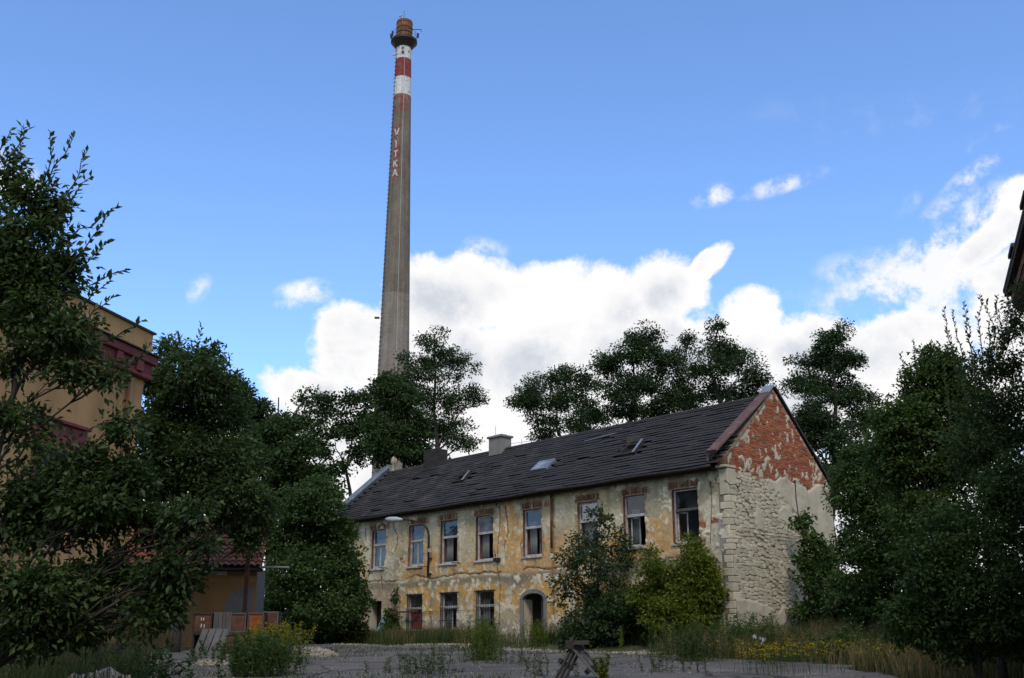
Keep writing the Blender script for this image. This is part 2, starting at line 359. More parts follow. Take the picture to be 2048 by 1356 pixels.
# old asphalt yard: a sheet a few millimetres above the soil, with ragged worn edges
def asphalt_mat():
    m = bpy.data.materials.new('old_asphalt'); m.use_nodes = True; t = NT(m.node_tree); b = t.n['Principled BSDF']
    c = t.new('ShaderNodeTexCoord').outputs['Object']
    base = t.ramp(t.noise(c, .5, 8, .6), [(.3, (.07, .063, .054)), (.5, (.115, .104, .09)), (.7, (.16, .147, .128))])
    speck = t.ramp(t.noise(c, 38, 3), [(.35, (.55, .55, .55)), (.65, (1.45, 1.44, 1.42))])
    col = t.mix(1.0, base, speck, 'MULTIPLY')
    col = t.mix(t.sstep(t.noise(c, .9, 7, .7, .4), .52, .68), col, (.10, .085, .06)); col = t.mix(t.sstep(t.noise(c, 1.7, 7, .7, .2), .60, .72), col, (.05, .06, .028))
    v = t.new('ShaderNodeTexVoronoi', feature='DISTANCE_TO_EDGE'); v.inputs['Scale'].default_value = .28
    t.l.new(c, v.inputs['Vector'])
    wv = t.m('ADD', v.outputs['Distance'], t.m('MULTIPLY', t.m('SUBTRACT', t.noise(c, 2.5, 5), .5), .10))
    crack = t.sstep(wv, .0, .022)
    col = t.mix(crack, (.035, .033, .025), col)
    t.l.new(col, b.inputs['Base Color']); b.inputs['Roughness'].default_value = .9; b.inputs['Specular IOR Level'].default_value = .3
    bn = t.new('ShaderNodeBump'); bn.inputs['Strength'].default_value = .5; bn.inputs['Distance'].default_value = .02
    t.l.new(t.m('ADD', t.noise(c, 30, 4), t.m('MULTIPLY', crack, 1.0)), bn.inputs['Height']); t.l.new(bn.outputs[0], b.inputs['Normal'])
    return m
M['asphalt'] = asphalt_mat()
ax = np.arange(-16, 16.01, .2); ay = np.arange(2, 58.01, .2); AX, AY = np.meshgrid(ax, ay, indexing='ij')
def on_asphalt(X, Y):
    wl = (X-KX)*WX+(Y-KY)*WY; u = (X-KX)*UX+(Y-KY)*UY
    n = fbm(X*.5, Y*.5, 77, 4)-.5
    e = np.minimum(-4.6-wl+n*2.2, 7.6+.05*Y-X+n*3.0)      # back edge along the house, right-hand edge
    e = np.minimum(e, X+.30*Y+1.6+n*3.0)                 # left-hand edge under the thicket
    return e
keep = on_asphalt(AX, AY) > 0
i2 = np.arange(AX.size).reshape(AX.shape)
cell = keep[:-1, :-1] & keep[1:, :-1] & keep[1:, 1:] & keep[:-1, 1:]
af = np.stack([i2[:-1, :-1], i2[1:, :-1], i2[1:, 1:], i2[:-1, 1:]], -1)[cell]
av = np.stack([AX, AY, gz(AX, AY)+.02+.03*np.clip(on_asphalt(AX, AY), 0, .4)], -1).reshape(-1, 3)
used = np.unique(af); remap = np.full(len(av), -1); remap[used] = np.arange(len(used))
struct(put('yard', mesh_np('yard', av[used], remap[af], 4), M['asphalt'], smooth=True))

# ------------------------------------------------------------------ the derelict house
rnd = random.Random(7)
ZB = 1.2                                   # base of the house
HL, HD = 28.0, 7.1                         # length, depth
house = thing('derelict_house', 'long derelict two-storey house with peeling ochre plaster and dark slate roof', 'house', (KX, KY, ZB), HZ)
def hb(): return MB(ZB)                    # local x = -u, y = into the house, z = world height
EAVE = 8.15

WIN = [(24.0, 22.7, 7.45, 5.35), (20.6, 19.3, 7.45, 5.3), (17.9, 16.55, 7.45, 5.3), (15.1, 13.8, 7.45, 5.3), (11.7, 10.45, 7.45, 5.3),
       (8.15, 6.95, 7.45, 5.3), (5.45, 4.25, 7.45, 5.3), (2.8, 1.5, 7.45, 5.3)]
WIN0 = (27.3, 26.3, 7.45, 5.6)
GWIN = [(20.55, 19.25, 3.95, 2.1), (17.75, 16.45, 3.95, 2.1), (15.0, 13.7, 3.95, 2.1), (7.85, 6.9, 3.95, 2.4)]
DOOR = (11.7, 10.3, 3.7, 1.5)              # arched doorway
LDOOR = (24.05, 22.85, 3.7, 1.5)

def facade_paint():
    st = .05
    us = np.arange(0, HL+.001, st); zs = np.arange(1.0, 8.2001, st)
    Ug, Zg = np.meshgrid(us, zs, indexing='ij')
    n1 = fbm(Ug*.9, Zg*.9, 11, 5); n2 = fbm(Ug*2.6, Zg*2.6, 23, 5); n3 = fbm(Ug*.35, Zg*.5, 41, 4); n4 = fbm(Ug*6, Zg*6, 61, 4)
    col = np.zeros(Ug.shape+(3,)); dep = np.zeros(Ug.shape)
    cream = np.array([.45, .41, .29]); cream2 = np.array([.52, .50, .42]); olive = np.array([.34, .32, .22])
    ochre = np.array([.46, .29, .115]); ochre2 = np.array([.51, .34, .17]); band = np.array([.235, .205, .165]); pink = np.array([.34, .265, .21])
    grey = np.array([.30, .29, .265]); yell = np.array([.49, .325, .125])
    def lay(mask, c, d):
        mask = np.clip(mask, 0, 1)[..., None]
        col[:] = col*(1-mask)+c*mask; dep[:] = dep*(1-mask[..., 0])+d*mask[..., 0]
    lay(np.ones_like(Ug), cream, 0)
    lay(sm(.45, .62, n1), cream2, 0.0); lay(sm(.5, .66, n3)*.8, olive, 0)
    # upper storey: ochre paint survives low between the windows and in a few tall strips
    edge = 5.95+(n3-.5)*2.4+(n2-.5)*.9
    for (c, wd, h) in [(13.0, 1.1, 1.7), (9.2, 1.4, -.1), (18.9, .9, .4), (12.4, .5, 1.2), (6.2, .5, .2), (3.5, .7, .35), (1.0, .5, -1.2), (24.8, .9, .1), (21.8, .7, -1.2), (16.0, .5, -.5), (25.8, .6, -.9)]:
        edge = edge+h*np.exp(-((Ug-c)/wd)**2)
    edge = edge-.9*sm(21.2, 22, Ug)*(1-sm(24, 25, Ug))
    up = sm(-.04, .05, edge-Zg)*(Zg > 4.55)
    lay(up, ochre2*(.8+.4*n2[..., None]), -.012)
    lay(sm(.62, .68, n2)*up*.9, cream2, 0.0)
    # top edge under the eaves: darker, green-brown and broken
    lay(sm(7.55, 8.1, Zg+(n2-.5)*.9)*.8, np.array([.20, .18, .115]), 0.0)
    lay(sm(.55, .62, n2)*sm(7.3, 7.7, Zg), cream2*1.0, -.02)
    # lower storey
    low = Zg < 4.55
    lay(low*1.0, np.array([.40, .355, .255]), 0)
    yl = sm(.40, .46, n1+.16*sm(3.0, 4.1, Zg)-.30*sm(3.3, 2.3, Zg)+(n4-.5)*.12)*low*(1-sm(20.8, 21.6, Ug))*sm(1.0, 1.6, Ug)
    lay(yl, yell*(.78+.44*n4[..., None]), -.012)
    lay(sm(.56, .62, n2)*low*(1-sm(21, 22, Ug)), cream2*1.02, -.022)
    lay(sm(2.7, 2.2, Zg+(n2-.5)*.7)*.85, grey, -.006)
    lay(low*sm(20.9, 21.8, Ug+(n1-.5)), pink, -.01)
    lay(low*sm(21.5, 22.3, Ug+(n1-.5))*sm(.5, .6, n2)*.5, cream, -.01)
    # cement band between the floors
    bz = 4.48+(n2-.5)*.16
    lay(np.exp(-((Zg-bz)/.20)**4)*.95, band*(.8+.4*n4[..., None]), -.016)
    lay(np.exp(-((Zg-4.66-(n1-.5)*.35)/.07)**2)*sm(.42, .5, n2), cream2, -.028)
    crack = np.abs(Zg-4.76-(fbm(Ug*.8, Ug*0, 91, 4)-.5)*.55)
    lay(sm(.045, .02, crack)*sm(.3, .42, n1), np.array([.05, .045, .035]), .025)
    for (c, z0, z1, sd) in [(21.9, 6.2, 7.9, 5), (23.0, 4.4, 5.0, 8), (24.5, 6.4, 7.9, 12), (18.5, 2.0, 4.3, 3), (12.9, 5.8, 7.8, 21)]:
        cx = c+(fbm(Zg*.9, Zg*0+sd, sd, 4)-.5)*.9
        lay(sm(.05, .02, np.abs(Ug-cx))*(Zg > z0)*(Zg < z1), np.array([.06, .052, .04]), .02)
    # grey wet streaks and patches
    lay(np.exp(-((Ug-18.45)/.22)**2)*(Zg < 4.5)*sm(.35, .5, n2)*.9, grey*.85, -.004)
    lay(np.exp(-((Ug-12.1)/.9)**2)*np.exp(-((Zg-4.2)/.32)**2)*.95, grey*.62, -.004)
    lay(np.exp(-((Ug-9.72)/.12)**2)*(.65+.3*n2), np.array([.2, .11, .06]), .012)
    lay(sm(.6, .7, n3)*.35*(Zg > 4.6), grey, 0)
    # pale bare stonework by the near corner, grey cement smear on the quoins
    cor = sm(1.55, 1.2, Ug+(n1-.5)*1.1)*(Zg < 6.95+.25*np.sin(Ug*3))*(1-.0*Zg)
    lay(cor, np.array([.50, .48, .40])*(.8+.4*n2[..., None]), .03)
    lay(np.exp(-((Ug-.42-(n2-.5)*.3)/.2)**2)*np.exp(-((Zg-5.6)/.75)**4), np.array([.235, .235, .245]), -.01)
    lay(np.exp(-((Ug-3.5)/3.0)**4)*np.exp(-((Zg-4.4)/.35)**2)*.8, grey*.75, 0)
    # bare brick showing beside and above the windows
    bm_ = np.zeros_like(Ug)
    for (a, b, zt, zb) in WIN:
        m_ = (Ug < a+.10+(n2-.5)*.5)*(Ug > b-.10-(n2-.5)*.45)*(Zg > zb-.0)*(Zg < zt+.05)*sm(.38, .5, n1+(n4-.5)*.4)
        t_ = (Ug < a+.2+(n1-.5)*.9)*(Ug > b-.2-(n1-.5)*.9)*(Zg >= zt)*(Zg < zt+.34+(n2-.5)*.35)
        bm_ = np.maximum(bm_, np.maximum(m_, t_))
    lay(bm_*.62, np.array([.22, .125, .075])*(.65+.7*n4[..., None]), .03)
    for (c, z) in [(21.2, 5.7), (.75, 6.1), (1.35, 5.95), (1.4, 5.55), (1.42, 5.4), (10.1, 7.6), (9.75, 6.6)]:
        lay(((np.abs(Ug-c) < .17)*(np.abs(Zg-z) < .13)*(n4 > .38))*1.0, np.array([.27, .10, .05]), .02)
    n6 = fbm(Ug*4.5, Zg*4.5, 133, 5, .6); n7 = fbm(Ug*1.6+3, Zg*1.6, 155, 5, .6)
    lay(sm(.57, .60, n6*.6+n7*.4)*low*sm(.9, 1.6, Ug)*(1-.6*sm(21, 22, Ug)), np.array([.60, .57, .48]), -.026)
    lay(sm(.60, .63, n6*.55+n7*.45)*(Zg > 4.9), np.array([.58, .56, .49]), -.022)
    lay(sm(.40, .36, n6*.5+n7*.5)*.45, np.array([.25, .215, .15]), .016)
    # damp rising from the ground and dirty runs below the sills
    for (a, b, zt, zb) in WIN:
        lay(np.clip((Ug < a+.1)*(Ug > b-.1)*sm(zb-1.1, zb-.05, Zg)*(Zg < zb)*sm(.45, .62, fbm(Ug*5, Zg*.5, 205, 4))*.35, 0, 1), np.array([.20, .18, .14]), 0)
    lay(sm(2.5, 1.7, Zg+(n7-.5)*1.4)*.4, np.array([.17, .165, .135]), 0)
    lay(sm(.5, .66, fbm(Ug*2.2, Zg*.25, 207, 4))*sm(5.9, 7.9, Zg)*.4, np.array([.19, .165, .12]), 0)
    dep += (n4-.5)*.012+(n2-.5)*.02
    col *= (.84+.32*fbm(Ug*11, Zg*11, 71, 3))[..., None]
    col *= np.array([1.16, 1.09, .93])
    # openings
    uc = (Ug[:-1, :-1]+Ug[1:, 1:])/2; zc = (Zg[:-1, :-1]+Zg[1:, 1:])/2
    hole = np.zeros_like(uc, bool)
    for (a, b, zt, zb) in WIN+GWIN+[LDOOR, WIN0]: hole |= (uc < a) & (uc > b) & (zc < zt) & (zc > zb)
    a, b, zt, zb = DOOR; ctr = (a+b)/2; hw_ = (a-b)/2
    hole |= (np.abs(uc-ctr) < hw_) & (zc > zb) & (zc < zt-.28+.28*np.sqrt(np.clip(1-((uc-ctr)/hw_)**2, 0, 1)))
    V = np.stack([-Ug, dep, Zg-ZB], -1).reshape(-1, 3); C4 = np.concatenate([col, np.ones(Ug.shape+(1,))], -1).reshape(-1, 4)
    ii = np.arange(Ug.size).reshape(Ug.shape)
    F = np.stack([ii[:-1, :-1], ii[:-1, 1:], ii[1:, 1:], ii[1:, :-1]], -1)[~hole]
    me = mesh_np('front_wall', V, F, 4)
    at_ = me.attributes.new('paint', 'FLOAT_COLOR', 'POINT'); at_.data.foreach_set('color', C4.astype(np.float32).ravel())
    return me
def paint_mat():
    m = bpy.data.materials.new('peeling_plaster'); m.use_nodes = True; t = NT(m.node_tree); b = t.n['Principled BSDF']
    a = t.new('ShaderNodeAttribute', attribute_name='paint').outputs['Color']
    c = t.new('ShaderNodeTexCoord').outputs['Object']
    g = t.ramp(t.noise(c, 9, 8, .65), [(.3, (.72, .70, .68)), (.5, (.95, .95, .95)), (.7, (1.15, 1.15, 1.15))])
    t.l.new(t.mix(1.0, a, g, 'MULTIPLY'), b.inputs['Base Color']); b.inputs['Roughness'].default_value = .93; b.inputs['Specular IOR Level'].default_value = .2
    bn = t.new('ShaderNodeBump'); bn.inputs['Strength'].default_value = .5; bn.inputs['Distance'].default_value = .02
    t.l.new(t.noise(c, 22, 7, .7), bn.inputs['Height']); t.l.new(bn.outputs[0], b.inputs['Normal'])
    return m
M['paint'] = paint_mat()
fw = put('front_wall', facade_paint(), M['paint'], house, smooth=True)

def window(par, a, b, zt, zb, style, barred=False):
    """one window in the facade between u=b and u=a: reveal, frame, transom, panes, sash, sill"""
    x0, x1 = -a, -b; wd = x1-x0; tr = zt-(zt-zb)*.38
    r = hb()                                             # reveal: the thickness of the wall
    for (p, q, s, t_) in [(x0-.06, x0+.004, zb-.03, zt+.03), (x1-.004, x1+.06, zb-.03, zt+.03)]: r.box(p, q, .035, .5, s, t_)
    r.box(x0+.005, x1-.005, .036, .5, zt-.004, zt+.06)
    win = r.build('window', M['lintel_brick'] if not barred else M['plaster_grey'], par)
    f = hb(); y0, y1 = .13, .2
    f.box(x0+.01, x0+.08, y0, y1, zb+.05, zt-.01); f.box(x1-.08, x1-.01, y0, y1, zb+.05, zt-.01)
    f.box(x0+.081, x1-.081, y0+.002, y1-.002, zt-.08, zt-.012); f.box(x0+.081, x1-.081, y0+.002, y1-.002, zb+.05, zb+.12)
    f.build('frame', M['wood_white'], win)
    hb().box(x0+.079, x1-.079, y0-.03, y1+.01, tr-.055, tr+.055).build('transom', M['wood_white'] if style != 8 else M['wood_grey'], win)
    hb().box(x0+.082, x1-.082, y0+.03, y0+.036, tr+.056, zt-.082).build('pane', M['glass_milky'] if style in (4, 6) else M['glass'], win)
    if not barred: hb().box(x0-.07, x1+.05, -.08, .3, zb-.06, zb+.035).build('sill', M['wood_white'] if style != 8 else M['plaster_old'], win, bevel=.012)
    else: hb().box(x0-.02, x1+.02, -.03, .3, zb-.06, zb+.035).build('sill', M['plaster_grey'], win, bevel=.012)
    # lower light: some sashes are shut, some hang open into the dark room
    def sash(xa, xb, yy, glazed, ang=0.0, hinge=None):
        s = hb(); t = .05; za, zc = zb+.125, tr-.06
        s.box(xa, xa+t, yy, yy+.04, za, zc); s.box(xb-t, xb, yy, yy+.04, za, zc)
        s.box(xa+t, xb-t, yy+.002, yy+.038, zc-t, zc); s.box(xa+t, xb-t, yy+.002, yy+.038, za, za+t)
        if ang:
            h = Vector((hinge, yy, 0)); rot = Matrix.Rotation(ang, 3, 'Z'); s.v = [tuple(rot @ (Vector(v)-Vector((h.x, h.y, 0)))+Vector((h.x, h.y, 0))) for v in s.v]
        s.build('sash', M['wood_white'], win)
        if glazed:
            g = hb().box(xa+t, xb-t, yy+.015, yy+.021, za+t, zc-t)
            if ang: g.v = [tuple(rot @ (Vector(v)-Vector((h.x, h.y, 0)))+Vector((h.x, h.y, 0))) for v in g.v]
            g.build('pane', M['glass'], win)
    mid = (x0+x1)/2
    def curtain(xa, xb, yy=.34, m='curtain'):
        n = 26; vs = []; k = np.linspace(0, 1, n)
        for t in k: vs.append((xa+(xb-xa)*t, yy+.025*math.sin(t*23)+.012*math.sin(t*51), zb+.06)); 
        for t in k: vs.append((xa+(xb-xa)*t, yy+.02*math.sin(t*23+.4), tr+.3))
        c = hb(); c.add(vs, [(i, i+1, n+i+1, n+i) for i in range(n-1)]); o = c.build('curtain', M[m], win, smooth=True)
        sl_ = o.modifiers.new('thick', 'SOLIDIFY'); sl_.thickness = .008
    if style in (1, 2): sash(x0+.082, mid, .15, True); sash(mid+.004, x1-.082, .15, True); curtain(x0+.1, x1-.35)
    elif style in (3, 4): curtain(x0+.1, x0+.1+wd*.42); sash(x1-.5, x1-.085, .21, True, R(-70), x1-.085)
    elif style == 5: curtain(x0+.1, x0+wd*.5); sash(mid-.1, x1-.1, .21, True, R(-28), x1-.1)
    elif style == 6: curtain(x0+.1, x1-.3)
    elif style == 7: sash(x0+.2, x0+.62, .26, True, R(18), x0+.2); sash(mid+.02, x1-.1, .24, False, R(-55), x1-.1); curtain(x0+.12, x0+.6, .4)
    elif style == 8: sash(x0+.09, x0+.5, .21, False, R(40), x0+.09); sash(x1-.45, x1-.085, .21, False, R(-62), x1-.085)
    elif style == 11: hb().box(x0+.09, x1-.22, .22, .24, zb+.1, tr-.1).build('red_board', M['red_board'], win)
    elif style == 12: sash(mid-.05, x1-.3, .23, False); curtain(x0+.1, mid-.08, .3)
    elif style == 13: curtain(x0+.1, mid+.05, .3)
    elif style == 14: hb().box(x0+.1, x1-.3, .2, .22, zb+.4, tr+.35).build('blue_panel', M['blue_panel'], win)  # opaque blue panel put in for the blue window pane
    if barred:
        k = 8
        for i in range(k):
            x = x0+.03+(wd-.06)*i/(k-1)
            hb().box(x-.008, x+.008, -.055, -.039, zb+.05, zt+.04).build('grille_bar', M['iron'], win)
        for z in (zt-.02, tr+.02):
            hb().box(x0-.14, x1+.12, -.036, -.026, z-.018, z+.018).build('grille_rail', M['wood_white'] if z < zt-.1 else M['iron'], win)
        hb().box(x0-.1, x1+.1, -.036, -.026, zb+.5, zb+.53).build('grille_rail', M['iron'], win)
    return win

BR = MB().box(-.5, .5, -.5, .5, -.5, .5).mesh('brick')
BR.materials.append(M['lintel_brick'])
BRr = BR.copy(); BRr.materials.clear(); BRr.materials.append(M['brick'])
def brick(par, me, x, y, z, sx, sy, sz, ry=0.0, name='brick'):
    o = bpy.data.objects.new(name, me); COL.objects.link(o); o.parent = par
    o.location = (x, y, z-ZB); o.scale = (sx, sy, sz); o.rotation_euler = (0, ry, 0); return o

for i, (a, b, zt, zb) in enumerate(WIN):
    window(house, a, b, zt, zb, i+1)
    # flat arch of soldier bricks over the window
    lin = hb().box(-a-.16, -b+.16, .045, .3, zt+.012, zt+.30).build('lintel', M['mortar'], house)
    n = 17; x0, x1 = -a-.15, -b+.15
    for k in range(n):
        if rnd.random() < .14: continue
        t = (k+.5)/n; x = x0+(x1-x0)*t
        brick(lin, BR, x, .035+rnd.uniform(-.012, .012), zt+.155+.03*(1-(2*t-1)**2)+rnd.uniform(-.012, .012), (x1-x0)/n-.012, .07, .25+rnd.uniform(-.03, .02), (t-.5)*.38)
window(house, *WIN0, 2)
for i, g in enumerate(GWIN): window(house, *g, 11+i, barred=True)

# arched doorway: stone surround of jambs and voussoirs
a, b, zt, zb = DOOR; cx = -(a+b)/2; hwid = (a-b)/2
dw = hb()
for s in (-1, 1): dw.box(cx+s*(hwid+.005)-.03, cx+s*(hwid+.005)+.03, .05, .55, zb, zt-.25)
dw.box(cx-hwid, cx+hwid, .05, .55, zt+.0, zt+.07)
dw = dw.build('doorway', M['plaster_old'], house)
for s in (-1, 1):
    x_ = cx+s*(hwid+.085)
    hb().box(x_-.1, x_+.1, -.06, .12, 1.5, zt-.29).build('jamb_stone', M['plaster_grey'], dw, bevel=.015)
n = 11
for k in range(n):
    t0 = math.pi*(k+.04)/n; t1 = math.pi*(k+.96)/n; vs = []
    for yy in (-.062, .12):
        for (t, r0) in ((t0, 0), (t1, 0), (t1, .19), (t0, .19)):
            vs.append((cx+(hwid-.012+r0)*math.cos(t), yy, zt-.28+(.28+r0)*math.sin(t)))
    hb().add(vs, [(0, 1, 2, 3), (7, 6, 5, 4), (0, 4, 5, 1), (1, 5, 6, 2), (2, 6, 7, 3), (3, 7, 4, 0)]).build('voussoir', M['plaster_grey'], dw, bevel=.01)
hb().box(cx-hwid-.3, cx+hwid+.3, -.35, .5, 1.45, 1.78).build('door_step', M['plaster_grey'], dw, bevel=.02)
hb().box(cx-hwid+.02, cx-.15, 1.1, 1.16, 1.7, zt-.1).build('inner_wall', M['interior'], dw)
# plain side doorway at the far end
a, b, zt, zb = LDOOR
ld = hb()
for x_ in (-a, -b): ld.box(x_-.04, x_+.04, .03, .6, zb, zt+.03)
ld.box(-a+.041, -b-.041, .03, .6, zt, zt+.05)
ld = ld.build('side_doorway', M['plaster_old'], house)
hb().box(-a+.05, -b-.05, .5, .55, zb, zt-.01).build('door_leaf', M['wood_dark'], ld)

# other walls, floor slabs and dark rooms
hb().box(-HL, -.5, HD-.45, HD, 1.0, EAVE-.1).build('rear_wall', M['plaster_old'], house)
hb().box(-HL-.0, -HL+.45, .09, HD-.451, 1.0, 8.1).build('far_end_wall', M['plaster_old'], house)
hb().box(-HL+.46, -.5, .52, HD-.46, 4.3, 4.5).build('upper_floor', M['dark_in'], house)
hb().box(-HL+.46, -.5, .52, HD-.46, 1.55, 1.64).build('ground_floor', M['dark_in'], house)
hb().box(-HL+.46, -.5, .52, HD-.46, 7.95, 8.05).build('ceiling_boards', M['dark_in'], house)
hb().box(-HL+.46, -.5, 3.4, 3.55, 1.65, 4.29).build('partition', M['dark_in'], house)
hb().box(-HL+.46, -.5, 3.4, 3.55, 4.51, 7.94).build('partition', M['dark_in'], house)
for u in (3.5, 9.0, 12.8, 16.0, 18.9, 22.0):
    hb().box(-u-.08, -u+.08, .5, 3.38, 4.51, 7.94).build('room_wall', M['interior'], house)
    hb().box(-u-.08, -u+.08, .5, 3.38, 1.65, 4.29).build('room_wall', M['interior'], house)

# ---- near gable: rubble stone below, brick triangle above
GX = 0.0                                   # gable face lies in the plane x = 0 (u = 0)
APEX_W, APEX_Z = 3.42, 11.75
def gable_top(wl):
    return APEX_Z-.12-(abs(wl-APEX_W)/(APEX_W+.02))*(APEX_Z-8.62) if wl < APEX_W else APEX_Z-.12-((wl-APEX_W)/(HD-APEX_W))*(APEX_Z-8.05)
gw = hb()
prof = [(.0, 1.0), (HD, 1.0), (HD, gable_top(HD)), (APEX_W, gable_top(APEX_W)), (.0, gable_top(0))]
gw.add([(-.012, p, z) for p, z in prof]+[(-.46, p, z) for p, z in prof], [(0, 1, 2, 3, 4), (9, 8, 7, 6, 5)]+[(i, 5+i, 5+(i+1) % 5, (i+1) % 5) for i in range(5)])
gable = gw.build('gable_wall', M['mortar'], house)
def lime_edge(wl): return 7.86+.10*math.sin(wl*2.1)+.07*math.sin(wl*5.3+1)
# bricks of the triangle
cells = []
row = 0; z = 7.55
while z < APEX_Z-.2:
    off = .13 if row % 2 else 0.0; wl = -.1+off
    while wl < HD+.1:
        ln = .245; c = wl+ln/2
        if 0.10 < c < HD-.1 and z+.07 < gable_top(min(max(c, .1), HD-.1))-.06 and z > lime_edge(c)-.03: cells.append((c, z+.035, ln))
        wl += .258
    z += .078; row += 1
rnd.shuffle(cells)
rest = hb()
nb = 0
for (c, z, ln) in cells:
    pr = rnd.uniform(-.012, .012)-(.03 if rnd.random() < .04 else 0)
    if nb < 300: brick(gable, BRr, -.02+pr, c, z, .06, ln*rnd.uniform(.95, 1), .066); nb += 1
    else: rest.box(-.05+pr, .01+pr, c-ln/2*.98, c+ln/2*.98, z-.033, z+.033)
rest.build('brickwork', M['brick'], gable, kind='stuff')
# rubble stones in rough courses
stones = []
z = 1.5; sr = random.Random(21)
while z < 7.95:
    h = sr.uniform(.10, .19); wl = .30+sr.uniform(-.1, .1)
    while wl < HD-.05:
        ln = sr.uniform(.16, .46)*(1.0 if h > .14 else .85); ln = min(ln, HD-.02-wl)
        wv_ = .11*math.sin(wl*1.7+z*.6)+.06*math.sin(wl*4.1+z*2.3)
        if ln > .09:
            if h > .16 and ln < .3 and sr.random() < .35: stones.append((wl+ln/2, z+h*.28+wv_, ln, h*.54)); stones.append((wl+ln/2, z+h*.78+wv_, ln*sr.uniform(.8, 1), h*.44))
            else: stones.append((wl+ln/2, z+h/2+wv_+sr.uniform(-.015, .015), ln, h*sr.uniform(.92, 1.08)))
        wl += ln
    z += h
def stone_mesh(r, me_name='stone'):
    n = 9; ang = [2*math.pi*(i+r.uniform(-.2, .2))/n for i in range(n)]
    out = []; inn = []
    for t in ang:
        c, s = math.cos(t), math.sin(t); k = 1/max(abs(c), abs(s))**.95; k *= r.uniform(.92, 1.02)
        out.append((-.5, .5*c*k, .5*s*k)); inn.append((.5+r.uniform(-.2, .12), .465*c*k, .445*s*k))
    vs = out+inn+[(.5+r.uniform(-.1, .12), r.uniform(-.1, .1), r.uniform(-.1, .1))]
    fs = [(i, (i+1) % n, n+(i+1) % n, n+i) for i in range(n)]+[(n+i, n+(i+1) % n, 2*n) for i in range(n)]
    b = MB(); b.add(vs, fs); return b.v, b.f
sh = [stone_mesh(sr) for _ in range(14)]
sme = []
for v, f in sh:
    b = MB(); b.add(v, f); me = b.mesh('stone'); me.materials.append(M['stone']); sme.append(me)
def plastered(wl, z):
    n = float(fbm(wl*1.1, z*1.1, 301, 4)); n2 = float(fbm(wl*3, z*3, 303, 3))
    low = z < 3.05+(n-.5)*1.6
    hi = z > 7.0-.55*(wl-3.2)+(n-.5)*1.6 and wl > 2.6 and z < lime_edge(wl)+.05
    mid = n > .66
    return (low and not (z < 2.35+(n2-.5)*.8+.16*(wl-3) and wl > 1.2)) or hi or mid
sr2 = random.Random(5); stones.sort(key=lambda s: -s[2]*s[3]); ns = 0; srest = hb()
for (c, z, ln, h) in stones:
    if z > lime_edge(c)+.03: continue
    if z < 2.0 and c > 1.5: continue
    cov = plastered(c, z)
    k = sr2.randrange(14); th = .036*sr2.uniform(.8, 1.15)*(.45 if cov else 1.0)
    mm = sme[k]
    if ns < 300 and not cov:
        o = bpy.data.objects.new('stone', mm); COL.objects.link(o); o.parent = gable; o.location = (-.005, c, z-ZB); o.scale = (th, ln*1.06, h*1.07); ns += 1
        o.rotation_euler = (sr2.uniform(-.14, .14), 0, 0)
    else:
        v, f = sh[k]; srest.add([(x*th-.005, c+y*ln*1.06, z+zz*h*1.07) for x, y, zz in v], f)
srest.build('rubble_stonework', M['stone'], gable, kind='stuff')
# plaster still clinging to the gable: sheets with ragged edges
def sheet(name, mt, maskfn, off, st=.06, w0=.02, w1=HD-.03, z0=1.3, z1=11.5, rough=.02, par=gable):
    ws = np.arange(w0, w1, st); zs = np.arange(z0, z1, st); Wg, Zg = np.meshgrid(ws, zs, indexing='ij')
    m_ = maskfn(Wg, Zg); ii = np.arange(Wg.size).reshape(Wg.shape)
    top = np.array([gable_top(float(w_)) for w_ in ws])[:, None]
    m_ = np.where(Zg < top-.05, m_, -1)
    keep = (m_[:-1, :-1] > 0)|(m_[1:, 1:] > 0)|(m_[1:, :-1] > 0)|(m_[:-1, 1:] > 0)
    keep &= (m_ > -1)[:-1, :-1] & (m_ > -1)[1:, 1:] & (m_ > -1)[1:, :-1] & (m_ > -1)[:-1, 1:]
    F = np.stack([ii[:-1, :-1], ii[1:, :-1], ii[1:, 1:], ii[:-1, 1:]], -1)[keep]
    x = off+(fbm(Wg*4, Zg*4, 9, 4)-.5)*rough+(fbm(Wg*1.2, Zg*1.2, 19, 2)-.5)*rough*1.5-.05*(1-np.clip(m_/.02, 0, 1))
    V = np.stack([x, Wg, Zg-ZB], -1).reshape(-1, 3); us_ = np.unique(F); rm = np.full(len(V), -1); rm[us_] = np.arange(len(us_))
    return put(name, mesh_np(name, V[us_], rm[F], 4), mt, par, smooth=True)
def m_smooth(Wg, Zg):
    n = fbm(Wg*1.1, Zg*1.1, 301, 4); n2 = fbm(Wg*3, Zg*3, 303, 3); le = 7.86+.10*np.sin(Wg*2.1)+.07*np.sin(Wg*5.3+1)
    hi = np.minimum(np.minimum(Zg-(7.0-.55*(Wg-3.2)+(n-.5)*1.9), Wg-2.4-(n2-.5)), le+(n2-.5)*.3-Zg)
    low = np.minimum(3.05+(n-.5)*1.7-Zg, np.maximum(Zg-(2.35+(n2-.5)*.9+.16*(Wg-3)), 1.25-Wg))
    mid = np.minimum((n-.68)*2, le-.1-Zg)
    return np.maximum(np.maximum(hi, low), mid)
sheet('plaster_patch', M['plaster_old'], m_smooth, .048, z1=8.2, st=.05, rough=.035)
sheet('cement_patch', M['plaster_grey'], lambda W_, Z_: np.minimum(2.45+.14*(W_-3)+(fbm(W_*3, Z_*3, 303, 3)-.5)*.9-Z_, W_-1.3), .03, z1=3.4)
